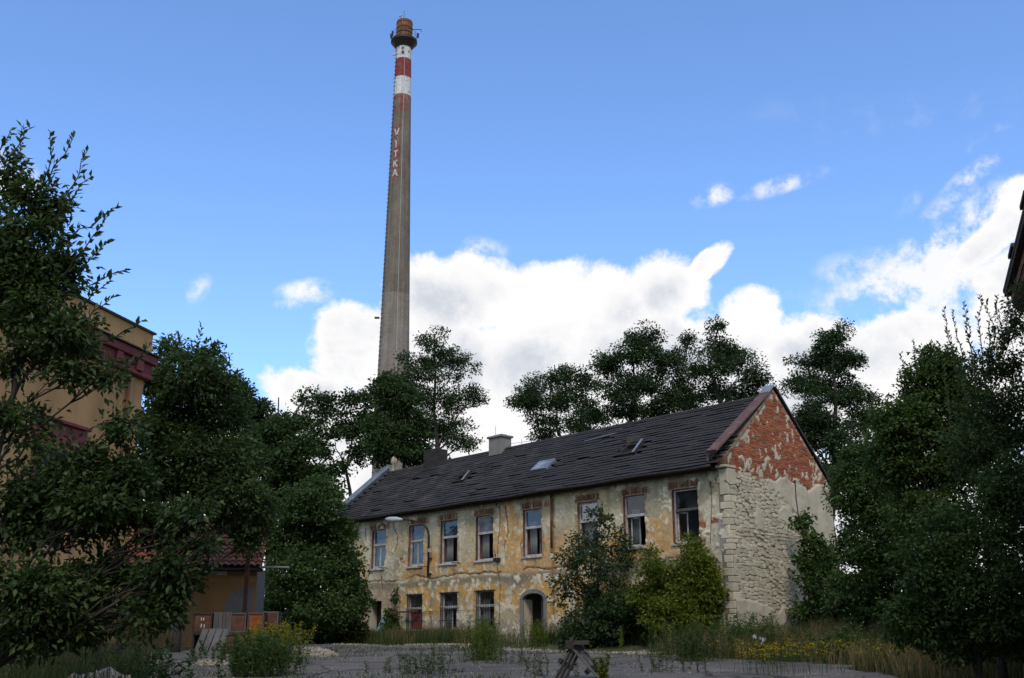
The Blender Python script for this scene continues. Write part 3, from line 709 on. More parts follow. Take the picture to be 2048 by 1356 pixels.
def m_splash(Wg, Zg):
    n = fbm(Wg*1.5, Zg*1.2, 401, 5); n2 = fbm(Wg*5, Zg*4, 403, 4)
    edge = np.exp(-((gable_top_np(Wg)-Zg)/.26)**2)*.24*(.5+.9*n2)*(1.0-.45*(Wg > APEX_W))
    return np.minimum((n*.35+n2*.65)-.61+edge+.05*np.exp(-((Zg-8.2)/.5)**2), Zg-7.8)
def gable_top_np(Wg): return np.vectorize(gable_top)(Wg)
sheet('lime_splash', M['plaster_old'], m_splash, .026, st=.05, z0=7.8, rough=.012)
# quoins up the near corner
z = 1.4; k = 0; qr = random.Random(3)
while z < 7.0:
    h = qr.uniform(.17, .34); ln = (.40, .24)[k % 2]*qr.uniform(.85, 1.15); l2 = (.27, .42)[k % 2]*qr.uniform(.85, 1.15)
    hb().box(-ln, .016+qr.uniform(0, .018), -.012-qr.uniform(0, .018), l2, z+.008, z+h-.008).build('quoin', M['stone'], gable, bevel=.018)
    z += h; k += 1
# top of the corner pier beside the gutter
hb().box(-.40, .03, -.04, .5, 7.0, 8.02).build('corner_pier', M['plaster_old'], gable, bevel=.03)
hb().box(-.44, .05, -.20, .5, 8.03, 8.14).build('corner_cap', M['plaster_old'], gable, bevel=.02)
hb().box(-.42, .02, -.14, .3, 8.145, 8.55).build('kneeler', M['lintel_brick'], gable, bevel=.03)
# vertical crack and rusty tie bar on the gable
hb().tube([(.06, 4.38, 7.95), (.065, 4.36, 7.2), (.062, 4.44, 6.5), (.065, 4.4, 5.9)], [.035, .03, .03, .012], 5).build('rust_streak', M['iron'], gable)
hb().tube([(.1, .5, 5.62), (.1, 3.5, 5.58), (.1, 6.9, 5.62)], .012, 5).build('tie_wire', M['iron'], gable)
hb().tube([(.04, 6.35, 7.95), (.12, 6.6, 7.7), (.10, 6.75, 7.45), (.05, 6.85, 7.3)], [.03, .09, .07, .02], 5).build('hanging_sheet', M['plaster_old'], gable)
hb().lathe([(.02, 7.45), (.16, 7.5), (.17, 7.6), (.1, 7.7)], 10, (.0, HD+.12)).build('hopper_head', M['iron'], gable)

# ---- roof
SL = math.atan2(3.2, 3.85); CS, SN = math.cos(SL), math.sin(SL); RL = 5.0
def rp(u, s, n=0.0): return (-u, -.45+s*CS-n*SN, 8.2+s*SN+n*CS)      # roof plane point: u along, s up the slope, n above it
rf = hb()
c4 = [rp(.46, 0, -.07), rp(27.6, 0, -.07), rp(27.6, RL, -.07), rp(.46, RL, -.07)]; c4b = [rp(.46, 0, -.13), rp(27.6, 0, -.13), rp(27.6, RL, -.13), rp(.46, RL, -.13)]
rf.add(c4+c4b, [(0, 1, 2, 3), (7, 6, 5, 4), (0, 4, 5, 1), (1, 5, 6, 2), (2, 6, 7, 3), (3, 7, 4, 0)])
roof = rf.build('roof', M['deck'], house)
by = -.45+RL*CS; bz = 8.2+RL*SN
hb().add([(-.46, by, bz-.08), (-27.6, by, bz-.08), (-27.6, HD+.4, 8.0), (-.46, HD+.4, 8.0), (-.46, by, bz-.2), (-27.6, by, bz-.2), (-27.6, HD+.4, 7.88), (-.46, HD+.4, 7.88)],
         [(0, 1, 2, 3), (7, 6, 5, 4), (0, 4, 5, 1), (1, 5, 6, 2), (2, 6, 7, 3), (3, 7, 4, 0)]).build('rear_slope', M['slate'], roof)
hb().tube([(-.5, by+.02, bz+.02), (-27.6, by+.02, bz-.03)], .09, 8).build('ridge_cap', M['slate'], roof)
def in_gap(u, s):
    if 5.45 < u < 6.55 and 1.75 < s < 2.75: return True
    if 17.4 < u < 18.5 and 2.0 < s < 2.75: return True
    if 11.0 < u < 12.2 and 1.75 < s < 2.65: return True
    if 20.8 < u < 23.1 and 3.28+.05*math.sin(u*4) < s < 3.5 and math.sin(u*5) > -.6: return True
    if 8.2 < u < 10.3 and 3.85+(u-9)*.12 < s < 4.1+(u-9)*.10: return True
    return False
slr = random.Random(9)
SLW, SLE = .85, .222
def slate_v(u, s, tw, lift, wd):
    ln = SLE*1.5; h = .028
    a0, a1 = -wd/2, wd/2; pts = []
    for (n0, n1) in ((0, 0), (h, h)):
        for (du, ds) in ((a0, 0), (a1, 0), (a1, ln), (a0, ln)):
            ds2 = ds+du*tw; nn = (.055+lift)*(1-ds/ln)+.012*(ds/ln)+(n0 if n0 else 0)
            pts.append(rp(u+du, s+ds2, nn-.05))
    return pts
SF = [(0, 1, 2, 3), (7, 6, 5, 4), (0, 4, 5, 1), (1, 5, 6, 2), (2, 6, 7, 3), (3, 7, 4, 0)]
items = []
rws = int(RL/SLE)
for r_ in range(rws+1):
    s = r_*SLE-.06; u = .48+(SLW/2 if r_ % 2 else 0)
    sag = 0
    while u < 27.5:
        if not in_gap(u, s+.1) and slr.random() > .004: items.append((u, s+slr.uniform(-.009, .009)+.02*math.sin(u*.5), slr.uniform(-.012, .012), abs(slr.gauss(0, .010))+(.04 if slr.random() < .025 else 0), SLW*slr.uniform(.975, .995)))
        u += SLW
items.sort(key=lambda t: t[0]+t[1]*.3)
# a few shared slate shapes, set singly for the ones nearest the gable
sl_me = []
for k in range(6):
    b = MB(); v = [(Vector(p)-Vector(rp(0, 0))) for p in slate_v(0, 0, slr.uniform(-.03, .03), [0, .004, .008, .014, .02, .03][k], SLW*(.975+.003*k))]
    b.add(v, SF); me = b.mesh('slate'); me.materials.append(M['slate']); sl_me.append(me)
sr_ = hb()
for i, (u, s, tw, lf, wd) in enumerate(items):
    if i < 300:
        o = bpy.data.objects.new('slate', sl_me[slr.randrange(6)]); COL.objects.link(o); o.parent = roof
        p = rp(u, s); o.location = (p[0], p[1], p[2]-ZB)
    else: sr_.add(slate_v(u, s, tw, lf, wd), SF)
sr_.build('slating', M['slate'], roof, kind='stuff')
# skylights and hatches
def skylight(u0, u1, s0, s1, glazed, lid=None):
    f = hb(); e = .09
    for (a0, a1, b0, b1) in ((u0, u0+e, s0, s1), (u1-e, u1, s0, s1), (u0+e, u1-e, s0, s0+e), (u0+e, u1-e, s1-e, s1)):
        vs = [rp(a, b_, n_) for n_ in (-.06, .12) for (a, b_) in ((a0, b0), (a1, b0), (a1, b1), (a0, b1))]; f.add(vs, SF)
    o = f.build('skylight', M['wood_dark'] if not glazed else M['grey_flash'], roof)
    if glazed:
        vs = [rp(a, b_, n_) for n_ in (.10, .106) for (a, b_) in ((u0+.05, s0+.05), (u1-.05, s0+.05), (u1-.05, s1-.05), (u0+.05, s1-.05))]
        hb().add(vs, SF).build('pane', M['glass_milky'], o)
    if lid:
        vs = [rp(a, b_, n_) for (a, b_, n_) in ((u0, s0-.02, .13), (u0+.12, s0-.02, .13), (u0+.12, s1+.05, .22), (u0, s1+.05, .22), (u0, s0-.02, .16), (u0+.12, s0-.02, .16), (u0+.12, s1+.05, .25), (u0, s1+.05, .25))]
        hb().add(vs, SF).build('lid_edge', M['grey_flash'], o)
        vs = [rp(a, b_, n_) for (a, b_, n_) in ((u0+.1, s1+.02, .15), (u1, s1+.02, .15), (u1+.05, s1+.3, .3), (u0+.2, s1+.3, .3), (u0+.1, s1+.02, .17), (u1, s1+.02, .17), (u1+.05, s1+.3, .32), (u0+.2, s1+.3, .32))]
        hb().add(vs, SF).build('lid', M['wood_dark'], o)
skylight(11.05, 12.15, 1.8, 2.6, True); skylight(5.5, 6.5, 1.8, 2.65, False, True); skylight(17.45, 18.45, 2.05, 2.7, False, True)
hb().tube([rp(8.3, 4.2, .03), rp(9.1, 4.02, .07), rp(10.2, 4.0, .03)], .03, 4).build('lifted_batten', M['grey_flash'], roof)
# eaves board and gutter
hb().box(-27.6, -.47, -.30, .0, 7.98, 8.06).build('soffit', M['wood_dark'], roof)
g = hb(); n = 40
pts = [(-.42-27.2*i/n, -.50, 8.09-.02*math.sin(i*.8)) for i in range(n+1)]; g.tube(pts, .075, 8); g.build('gutter', M['iron'], roof, smooth=True)
# parapet copings
def coping(x, mt, wa, za, wb, zb_, wid, th, par, name='coping'):
    m_ = hb(); m_.bar((x, wa, za), (x, wb, zb_), wid, th, up=(0, 0, 1)); return m_.build(name, mt, par, bevel=.012)
coping(-.22, M['maroon_flash'], -.62, 8.62, APEX_W-.35, APEX_Z-.33, .46, .10, gable)
coping(-.22, M['grey_flash'], APEX_W-.37, APEX_Z-.30, APEX_W+.04, APEX_Z+.07, .47, .095, gable)
coping(-.22, M['iron'], APEX_W+.06, APEX_Z-.0, HD+.12, 8.0, .58, .10, gable)
# parapet upstand behind the coping, roof side
hb().add([(-.47, -.55, 8.25), (-.47, APEX_W, 11.4), (-.47, APEX_W, APEX_Z-.06), (-.47, -.55, 8.5), (-.52, -.55, 8.25), (-.52, APEX_W, 11.4), (-.52, APEX_W, APEX_Z-.06), (-.52, -.55, 8.5)], [(0, 1, 2, 3), (7, 6, 5, 4), (0, 4, 5, 1), (1, 5, 6, 2), (2, 6, 7, 3), (3, 7, 4, 0)]).build('flashing', M['maroon_flash'], gable)
# far parapet
fp = hb()
prof = [(-.25, 8.05), (HD+.1, 8.05), (HD+.1, 8.2), (APEX_W, 11.7), (-.25, 8.45)]
fp.add([(-27.62, p, z) for p, z in prof]+[(-28.0, p, z) for p, z in prof], [(0, 1, 2, 3, 4), (9, 8, 7, 6, 5)]+[(i, 5+i, 5+(i+1) % 5, (i+1) % 5) for i in range(5)])
fp = fp.build('far_parapet', M['grey_flash'], house)
coping(-27.8, M['grey_flash'], -.45, 8.45, APEX_W+.1, 11.84, .6, .12, fp)
# chimney stacks on the ridge
def stack(u, wd, zt, mt, cap=True):
    x = -u; s = hb().box(x-wd/2, x+wd/2, 3.0, 3.0+wd*.75, 10.5, zt).build('chimney_stack', mt, house, bevel=.02)
    if cap:
        hb().box(x-wd/2-.08, x+wd/2+.08, 2.92, 3.08+wd*.75, zt+.002, zt+.12).build('stack_cap', M['plaster_grey'], s, bevel=.02)
        hb().box(x-wd/2+.15, x+wd/2-.15, 3.15, 2.85+wd*.75, zt+.122, zt+.2).build('stack_rim', M['plaster_grey'], s, bevel=.02)
    return s
stack(17.25, 1.0, 12.0, M['plaster_grey']); stack(22.95, 1.15, 12.15, M['wood_dark'], False)
hb().lathe([(.15, 11.3), (.14, 11.9), (.2, 11.95), (.2, 12.2), (.08, 12.35)], 10, (-27.3, 3.6)).build('vent_pipe', M['plaster_old'], house, smooth=True)
for (u, zt) in ((17.7, 12.75), (1.45, 12.5), (27.0, 12.6), (15.6, 11.75)): hb().tube([(-u, 3.45, 11.2), (-u, 3.45, zt)], .014, 4).build('lightning_rod', M['iron'], house)
hb().tube([(-16.5, 3.42, 11.62), (-14.5, 3.42, 11.55), (-12.0, 3.42, 11.5)], .01, 4).build('ridge_wire', M['iron'], house)
# ironwork, brackets, wires on the facade
def wirep(pts, r=.012, m='iron', nm='wire'): return hb().tube(pts, r, 4).build(nm, M[m], house)
wirep([(-13.3, -.05, 7.85), (-13.25, -.06, 6.9), (-13.4, -.05, 6.0), (-13.45, -.05, 5.0), (-13.2, -.06, 4.2), (-13.3, -.05, 2.3)])
wirep([(-1.0, -.05, 8.0), (-.75, -.06, 7.2), (-.82, -.06, 6.2), (-.95, -.05, 5.2)])
for (x, z) in ((-13.45, 5.35), (-13.4, 7.75), (-25.2, 7.35), (-25.6, 7.2), (-.7, 7.35), (-.45, 7.45)):
    hb().tube([(x, .02, z), (x, -.16, z), (x+.02, -.18, z+.12)], .016, 5).tube([(x+.02, -.18, z+.1), (x+.02, -.18, z+.2)], .035, 6).build('insulator_bracket', M['iron'], house)
hb().box(-13.65, -13.25, -.14, -.02, 5.22, 5.38).build('junction_box', M['iron'], house)
for (x, z) in ((-22.4, 5.35), (-16.2, 5.28), (-18.95, 5.25)):
    hb().tube([(x, .02, z), (x-.02, -.18, z+.02), (x-.5, -.2, z+.05)], .022, 5).build('flag_bracket', M['iron'], house)
hb().tube([(-.1, -.07, 7.55), (.1, .02, 7.35), (.12, .3, 7.4), (.12, .45, 7.25), (.1, .6, 7.45)], .018, 5).build('loose_cable', M['iron'], house)
hb().bar((-21.2, -.55, 3.05), (-19.7, .05, 3.1), .09, .09).build('steel_beam', M['rust'], house)
wirep([(-20.9, -.06, 3.06), (-13.6, -.06, 3.06)], .008)
hb().tube([(-9.68, -.10, 8.0), (-9.70, -.10, 5.6)], .05, 8).build('downpipe', M['rust'], house, smooth=True)
hb().box(-22.55, -22.4, -.05, .02, 2.75, 2.95).build('meter_box', M['iron'], house)

# ------------------------------------------------------------------ lamp bracketed to the facade
lp = hw(18.62, -.06, 4.75)
lamp = thing('street_lamp', 'curved dark street lamp with pale head fixed to the ochre facade', 'street lamp', lp, HZ)
pts = [(0, -.12, 0), (0, -.12, 1.8), (0, -.14, 2.1)]
for k in range(1, 9):
    t = math.pi/2*k/8; pts.append((-1.35*(1-math.cos(t))*.9, -.14-.75*(1-math.cos(t)), 2.1+.78*math.sin(t)))
MB().tube(pts, [.055]*3+[.05]*4+[.042]*4, 8).build('pole', M['iron'], lamp, smooth=True)
h0 = Vector(pts[-1]); hd = Vector((-.8, -.6, .04)).normalized()
hm = MB(); hm.tube([h0, h0+hd*.12, h0+hd*.35, h0+hd*.75, h0+hd*.95], [.05, .09, .14, .13, .05], 10)
hm.build('lamp_head', M['lamp_grey'], lamp, smooth=True)
hm = MB(); hm.tube([h0+hd*.3+Vector((0, 0, -.06)), h0+hd*.55+Vector((0, 0, -.10)), h0+hd*.85+Vector((0, 0, -.06))], [.06, .11, .05], 8)
hm.build('lamp_glass', M['glass_milky'], lamp, smooth=True)
for z in (.15, .9): MB().box(-.09, .09, -.1, .055, z-.03, z+.03).build('wall_clamp', M['iron'], lamp)
MB().box(.05, .17, -.2, -.06, 1.2, 1.38).build('fuse_box', M['lamp_grey'], lamp)

# ------------------------------------------------------------------ factory chimney far behind
CHX, CHY = -13.4, 115.0; CHB = 1.6
chim = thing('factory_chimney', 'tall tapering brick factory chimney with red and white bands near its top', 'chimney', (CHX, CHY, CHB))
def cr(z): return 2.36-.0203*(z-1.6)
def chim_mat(name, stops, sc=.5, paint=None, pk=0.5):
    m = bpy.data.materials.new(name); m.use_nodes = True; t = NT(m.node_tree); b = t.n['Principled BSDF']
    c = t.new('ShaderNodeTexCoord').outputs['Object']
    s = t.new('ShaderNodeSeparateXYZ'); t.l.new(c, s.inputs[0])
    an = t.m('MULTIPLY', t.m('ARCTAN2', s.outputs[0], s.outputs[1]), 1.9)
    cb = t.new('ShaderNodeCombineXYZ'); t.l.new(an, cb.inputs[0]); t.l.new(s.outputs[2], cb.inputs[1])
    br = t.new('ShaderNodeTexBrick'); t.l.new(cb.outputs[0], br.inputs[0]); br.inputs['Scale'].default_value = 1.0
    br.inputs['Brick Width'].default_value = .30; br.inputs['Row Height'].default_value = .11; br.inputs['Mortar Size'].default_value = .014
    br.inputs['Color1'].default_value = (.8, .8, .8, 1); br.inputs['Color2'].default_value = (1.15, 1.12, 1.1, 1); br.inputs['Mortar'].default_value = (.75, .75, .75, 1)
    col = t.ramp(t.noise(c, sc, 8, .65), stops)
    if paint:
        f = t.sstep(t.noise(c, 2.2, 8, .72), pk-.07, pk+.07); col = t.mix(f, paint, col)
    st = t.new('ShaderNodeCombineXYZ'); t.l.new(t.m('MULTIPLY', an, 3.0), st.inputs[0]); t.l.new(t.m('MULTIPLY', s.outputs[2], .06), st.inputs[1])
    streak = t.ramp(t.noise(st.outputs[0], 1.2, 5), [(.3, (.68, .66, .63)), (.5, (.95, .95, .95)), (.72, (1.12, 1.12, 1.12))])
    col = t.mix(1, t.mix(1, col, br.outputs[0], 'MULTIPLY'), streak, 'MULTIPLY')
    t.l.new(col, b.inputs['Base Color']); b.inputs['Roughness'].default_value = .9; b.inputs['Specular IOR Level'].default_value = .2
    return m
brickst = [(.3, (.135, .115, .09)), (.5, (.18, .152, .12)), (.75, (.23, .20, .16))]
M['ch_brick'] = chim_mat('buff_brick', brickst)
M['ch_low'] = chim_mat('pale_buff_brick', [(.3, (.20, .175, .145)), (.6, (.26, .23, .19)), (.8, (.31, .28, .24))])
M['ch_white'] = chim_mat('white_paint_band', brickst, .5, (.62, .63, .62), .60)
M['ch_red'] = chim_mat('red_paint_band', brickst, .5, (.24, .045, .045), .58)
M['ch_redfade'] = chim_mat('faded_red_band', brickst, .5, (.25, .055, .055), .48)
M['ch_cap'] = chim_mat('sooty_red_brick', [(.3, (.12, .06, .035)), (.5, (.2, .10, .06)), (.75, (.27, .16, .09))], 1.2, (.3, .06, .05), .42)
M['ch_letter'] = chim_mat('flaking_white_letters', brickst, .5, (.56, .55, .53), .64)
def ch_seg(name, z0, z1, m, n=48, dr=0.0):
    b = MB(); k = max(2, int((z1-z0)/4)); b.lathe([(cr(z0+(z1-z0)*i/k)+dr, z0+(z1-z0)*i/k-CHB) for i in range(k+1)], n)
    return b.build(name, M[m], chim, smooth=True)
ch_seg('shaft', 1.0, 40.0, 'ch_low'); ch_seg('shaft', 40.0, 63.1, 'ch_brick')
ch_seg('red_band', 63.1, 65.5, 'ch_redfade'); ch_seg('white_band', 65.5, 67.95, 'ch_white'); ch_seg('red_band', 67.95, 70.5, 'ch_red'); ch_seg('white_band', 70.5, 72.4, 'ch_white')
ch_seg('head', 72.4, 73.3, 'ch_brick')
pl = MB(); pl.lathe([(1.0, 72.2-CHB), (1.55, 72.95-CHB), (1.62, 73.0-CHB), (1.62, 73.3-CHB), (.9, 73.3-CHB)], 40); pl = pl.build('platform', M['iron'], chim, smooth=False)
cp = MB(); cp.lathe([(.93, 73.3-CHB), (.96, 74.0-CHB), (.93, 74.1-CHB), (.94, 75.6-CHB), (1.0, 75.7-CHB), (.98, 75.95-CHB), (.78, 75.95-CHB), (.75, 74.5-CHB)], 36)
cp.build('cap', M['ch_cap'], chim, smooth=False)
for z in (74.25, 74.9): MB().lathe([(.96, z-CHB), (.99, z-CHB), (.99, z+.1-CHB), (.96, z+.1-CHB)], 36).build('hoop', M['rust'], chim)
for k in range(6): 
    t = 2*math.pi*k/6+.2; MB().tube([(.99*math.cos(t), .99*math.sin(t), 73.4-CHB), (.99*math.cos(t), .99*math.sin(t), 75.9-CHB)], .025, 4).build('strap', M['rust'], chim)
for k in range(14):
    t = 2*math.pi*k/14; MB().tube([(1.57*math.cos(t), 1.57*math.sin(t), 73.3-CHB), (1.57*math.cos(t), 1.57*math.sin(t), 74.2-CHB)], .02, 4).build('rail_post', M['iron'], chim)
for z in (73.75, 74.2):
    MB().tube([(1.57*math.cos(2*math.pi*k/28), 1.57*math.sin(2*math.pi*k/28), z-CHB) for k in range(29)], .018, 4, False).build('rail', M['iron'], chim)
MB().tube([(1.1, -1.0, 74.3-CHB), (2.2, -.9, 74.35-CHB), (2.2, -.9, 74.0-CHB)], .045, 5).build('davit', M['iron'], chim)
for (x, y) in ((-1.6, -.3), (1.75, -.4), (-1.35, -.9)):
    MB().tube([(x, y, 73.5-CHB), (x, y, 74.1-CHB)], [.1, .13], 8).build('beacon', M['iron'], chim)
MB().tube([(-.45, -.7, 75.9-CHB), (-.45, -.7, 76.35-CHB)], .03, 4).tube([(-.62, -.75, 76.3-CHB), (-.3, -.75, 76.5-CHB)], [.16, .1], 8).build('beacon', M['lamp_grey'], chim)
MB().tube([(0, -.9, 75.9-CHB), (0, -.9, 77.0-CHB)], .02, 4).build('lightning_rod', M['iron'], chim)
for (x, z) in ((-1.0, 76.6), (1.15, 76.6)): MB().tube([(x*.9, -.6, 73.6-CHB), (x*1.25, -.6, z-CHB)], .015, 4).build('antenna_whip', M['lamp_grey'], chim)
MB().box(-1.3, -1.05, -.6, -.45, 71.0-CHB, 71.4-CHB).build('antenna_box', M['lamp_grey'], chim)
for (x0, x1, z0, z1) in ((-.15, -.05, 71.6, 71.85), (.0, .12, 71.75, 71.85), (-.12, .14, 71.0, 71.3)):
    MB().box(x0, x1, -1.12, -.9, z0-CHB, z1-CHB).build('hatch', M['iron'], chim)
# ladder up the left flank
ld = MB(); la = R(-148)
for z in np.arange(4, 72, .55):
    r = cr(z)+.08; c = Vector((r*math.cos(la), r*math.sin(la), z-CHB)); tdir = Vector((-math.sin(la), math.cos(la), 0)); ld.bar(c-tdir*.25, c+tdir*.25, .05, .05)
ld.build('ladder', M['iron'], chim, kind='stuff')
MB().tube([(cr(z)*math.cos(R(-75))*1.005, cr(z)*math.sin(R(-75))*1.005, z-CHB) for z in np.arange(3, 73, 3)], .03, 4).build('earth_strip', M['lamp_grey'], chim)
MB().box(-2.3, -1.75, -.5, -.3, 37.1-CHB, 37.3-CHB).build('bracket', M['iron'], chim)
# painted name running down the shaft
la0 = -1.5708-R(19)
def on_shaft(dx, z, d): 
    r = cr(z)+d; t = la0+dx/cr(z); return (r*math.cos(t), r*math.sin(t), z-CHB)
b = MB(); n = 8; k = 16
for i in range(k+1):
    z = 61.4-(61.4-53.4)*i/k
    for j in range(n+1): b.v.append(on_shaft(-.44+.92*j/n, z, .015))
b.f = [(i*(n+1)+j, i*(n+1)+j+1, (i+1)*(n+1)+j+1, (i+1)*(n+1)+j) for i in range(k) for j in range(n)]
b.build('painted_strip', M['ch_redfade'], chim)
LET = {'V': [(0, 1, .5, 0), (.5, 0, 1, 1)], 'I': [(.5, 0, .5, 1), (.2, 1, .5, .98)], 'T': [(.5, 0, .5, 1), (.05, .96, .95, .96)],
       'K': [(.15, 0, .15, 1), (.18, .45, .9, 1), (.35, .55, .95, 0)], 'A': [(0, 0, .5, 1), (.5, 1, 1, 0), (.22, .34, .78, .34)]}
for ch, zt in zip('VITKA', (60.75, 59.1, 57.8, 56.55, 55.35)):
    lt = MB(); H_ = .86; Wd = .56
    for (xa, ya, xb, yb) in LET[ch]:
        p = Vector((xa*Wd-Wd/2, ya*H_)); q = Vector((xb*Wd-Wd/2, yb*H_)); d = (q-p).normalized(); nrm = Vector((-d.y, d.x))*.075
        for s in range(4):
            a_ = p+(q-p)*s/4; b_ = p+(q-p)*(s+1)/4; bb = len(lt.v)
            for v in (a_-nrm, b_-nrm, b_+nrm, a_+nrm): lt.v.append(on_shaft(v.x-.02, zt-H_+v.y, .03))
            lt.f.append((bb, bb+1, bb+2, bb+3))
    lt.build('painted_letter', M['ch_letter'], chim)

# ------------------------------------------------------------------ ochre building at the left
A2 = R(13.5)
lb = thing('ochre_building', 'tall ochre building with dark red cornice half hidden by a leafy tree', 'building', (-12.61, 36.0, .9), -A2)
LBZ = .9
def lbb(): return MB(LBZ)                  # local y along the wall (0 = far corner, negative towards the viewer), x = 0 wall face, -x inside
L0, L1 = -56.0, -.35
wl_ = lbb()
def lwin(y0, y1, z0, z1): return (y0, y1, z0, z1)
LW = [(-5.45, -3.55, 4.3, 7.25), (-9.3, -7.4, 4.3, 7.25), (-13.2, -11.3, 4.3, 7.25)]+[(-13.2-3.9*k, -11.3-3.9*k, 4.3, 7.25) for k in range(1, 11)]
ysegs = sorted([L0, L1]+[v for q in LW for v in q[:2]])
for a, b in zip(ysegs[:-1], ysegs[1:]):
    mid = (a+b)/2; hol = [q for q in LW if q[0] < mid < q[1]]
    if hol: wl_.box(-.4, -.2, a, b, .6, hol[0][2]); wl_.box(-.4, -.2, a, b, hol[0][3], 11.3)
    else: wl_.box(-.4, -.2, a, b, .6, 11.3)
wl_.box(-11, -.401, L1-.2, L1, .6, 11.3); wl_.box(-11, -.41, L0, L0+.2, .6, 11.3)
wall2 = wl_.build('wall', M['ochre'], lb)
lbb().box(-11, -.1, L0, L1+.15, 11.302, 12.1).build('parapet', M['ochre'], lb)
lbb().box(-11, -.02, L0, L1+.24, 12.1, 12.17).build('parapet_cap', M['iron'], lb)
c_ = lbb().box(-.399, .12, L0, L1+.3, 10.95, 11.25).build('cornice', M['maroon'], lb, bevel=.03)
lbb().box(-.398, -.02, L0, L1+.15, 10.55, 10.948).build('frieze', M['maroon'], c_)
lbb().box(-.397, .04, L0, L1+.2, 10.4, 10.548).build('moulding', M['maroon'], c_, bevel=.03)
lbb().box(-.3, .2, L0, L1+.36, 11.255, 11.30).build('cornice_flashing', M['iron'], c_)
for k in range(46): lbb().box(-.02, .09, -1.2-k*1.2, -.85-k*1.2, 10.56, 10.94).build('bracket', M['maroon'], c_, bevel=.02)
for (a, b, z0, z1) in LW:
    f = lbb()
    for y in (a+.01, b-.09, (a+b)/2-.04): f.box(-.36, -.28, y, y+.08, z0+.01, z1-.01)
    for z in (z0+.01, z1-.09, z0+1.9): f.box(-.355, -.285, a+.09, b-.09, z, z+.08)
    wn = f.build('window', M['wood_grey'], lb)
    for (p, q) in ((a+.1, (a+b)/2-.05), ((a+b)/2+.05, b-.1)):
        lbb().box(-.325, -.318, p, q, z0+.1, z0+1.89).build('pane', M['glass'], wn); lbb().box(-.325, -.318, p, q, z0+1.99, z1-.1).build('pane', M['glass'], wn)
    lbb().box(-.21, -.06, a-.25, b+.25, z1+.15, z1+.75).build('hood', M['maroon'], wn, bevel=.03)
    lbb().box(-.21, .02, a-.35, b+.35, z1+.752, z1+.87).build('hood_shelf', M['maroon'], wn, bevel=.02)
    lbb().box(-.21, -.14, a-.18, a-.001, z0, z1+.14).build('architrave', M['maroon'], wn); lbb().box(-.21, -.14, b+.001, b+.18, z0, z1+.14).build('architrave', M['maroon'], wn)
lbb().tube([(-.1, -1.35, .9), (-.1, -1.35, 10.38)], .06, 8).build('downpipe', M['rust'], lb, smooth=True)
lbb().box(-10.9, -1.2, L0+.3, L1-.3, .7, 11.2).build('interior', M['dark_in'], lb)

# ------------------------------------------------------------------ brick building at the right edge
A3 = R(20.3)
M['worn_wall'] = mat('worn_brick_wall', [(.35, (.20, .10, .065)), (.46, (.25, .15, .10)), (.52, (.36, .32, .24)), (.75, (.42, .38, .30))], .55, 10, .94, .5, 9, dist=.4)
rb = thing('brick_building', 'tall worn brick building with crumbling bracketed eaves above the thicket', 'building', (15.77, 32.0, 1.0), -A3)
def rbb(): return MB(1.0)                  # local x = 0 eaves edge, +x into the building, y negative towards the viewer
rw = rbb().box(.62, .95, -64, -.35, .5, 11.6).build('wall', M['worn_wall'], rb)
rbb().box(.62, 9, -.349, -.05, .5, 11.6).build('end_wall', M['plaster_old'], rb)
rbb().box(1.0, 9, -64, -.4, .5, 11.5).build('interior', M['dark_in'], rb)
for k in range(12):
    y = -3.5-k*4.6
    for z0 in (2.6, 7.2):
        wn = rbb().box(.56, .615, y-.9, y+.9, z0-.12, z0-.001).build('window', M['plaster_grey'], rb)
        f = rbb()
        for yy in (y-.8, y-.04, y+.72): f.box(.57, .612, yy, yy+.08, z0, z0+2.2)
        for zz in (z0+.002, z0+1.4, z0+2.12): f.box(.572, .61, y-.72, y+.72, zz, zz+.078)
        f.build('frame', M['wood_grey'], wn)
        rbb().box(.6, .616, y-.72, y+.72, z0+.08, z0+2.1).build('pane', M['iron'], wn)
        rbb().box(.585, .616, y-1.0, y+1.0, z0+2.21, z0+2.5).build('lintel', M['lintel_brick'], wn)
pr_ = random.Random(4)
for k in range(260):
    y = -9+8.5*pr_.random(); z = 8.6+2.9*pr_.random(); z = 8.6+round((z-8.6)/.08)*.08; y = round(y/.26)*.26+(.13 if round(z/.08) % 2 else 0)
    if fbm(y*.6, z*.6, 88, 3) < .5: continue
    o = bpy.data.objects.new('brick', BRr); COL.objects.link(o); o.parent = rw; o.location = (.61+pr_.uniform(-.01, .01), y, z-1.0); o.scale = (.05, .245, .066)
ev = rbb().box(.02, .9, -64, -.1, 12.2, 12.34).build('eaves', M['wood_dark'], rb)
rbb().box(.2, .66, -64, -.15, 11.95, 12.198).build('corbel_course', M['lintel_brick'], ev); rbb().box(.42, .66, -64, -.2, 11.6, 11.949).build('corbel_course', M['lintel_brick'], ev)
for k in range(190):
    y = -.4-k*.33; rbb().box(.24, .64, y-.13, y, 11.70, 11.948).build('corbel', M['lintel_brick'], ev)
rbb().add([(0, -64, 12.345), (0, -.05, 12.345), (9, -.05, 15.5), (9, -64, 15.5), (0, -64, 12.45), (0, -.05, 12.45), (9, -.05, 15.6), (9, -64, 15.6)], SF).build('roof', M['wood_dark'], rb)
for y in (-4.2, -8.1): rbb().box(-.06, .3, y, y+1.1, 12.451, 12.56).build('loose_sheet', M['wood_dark'], rb)

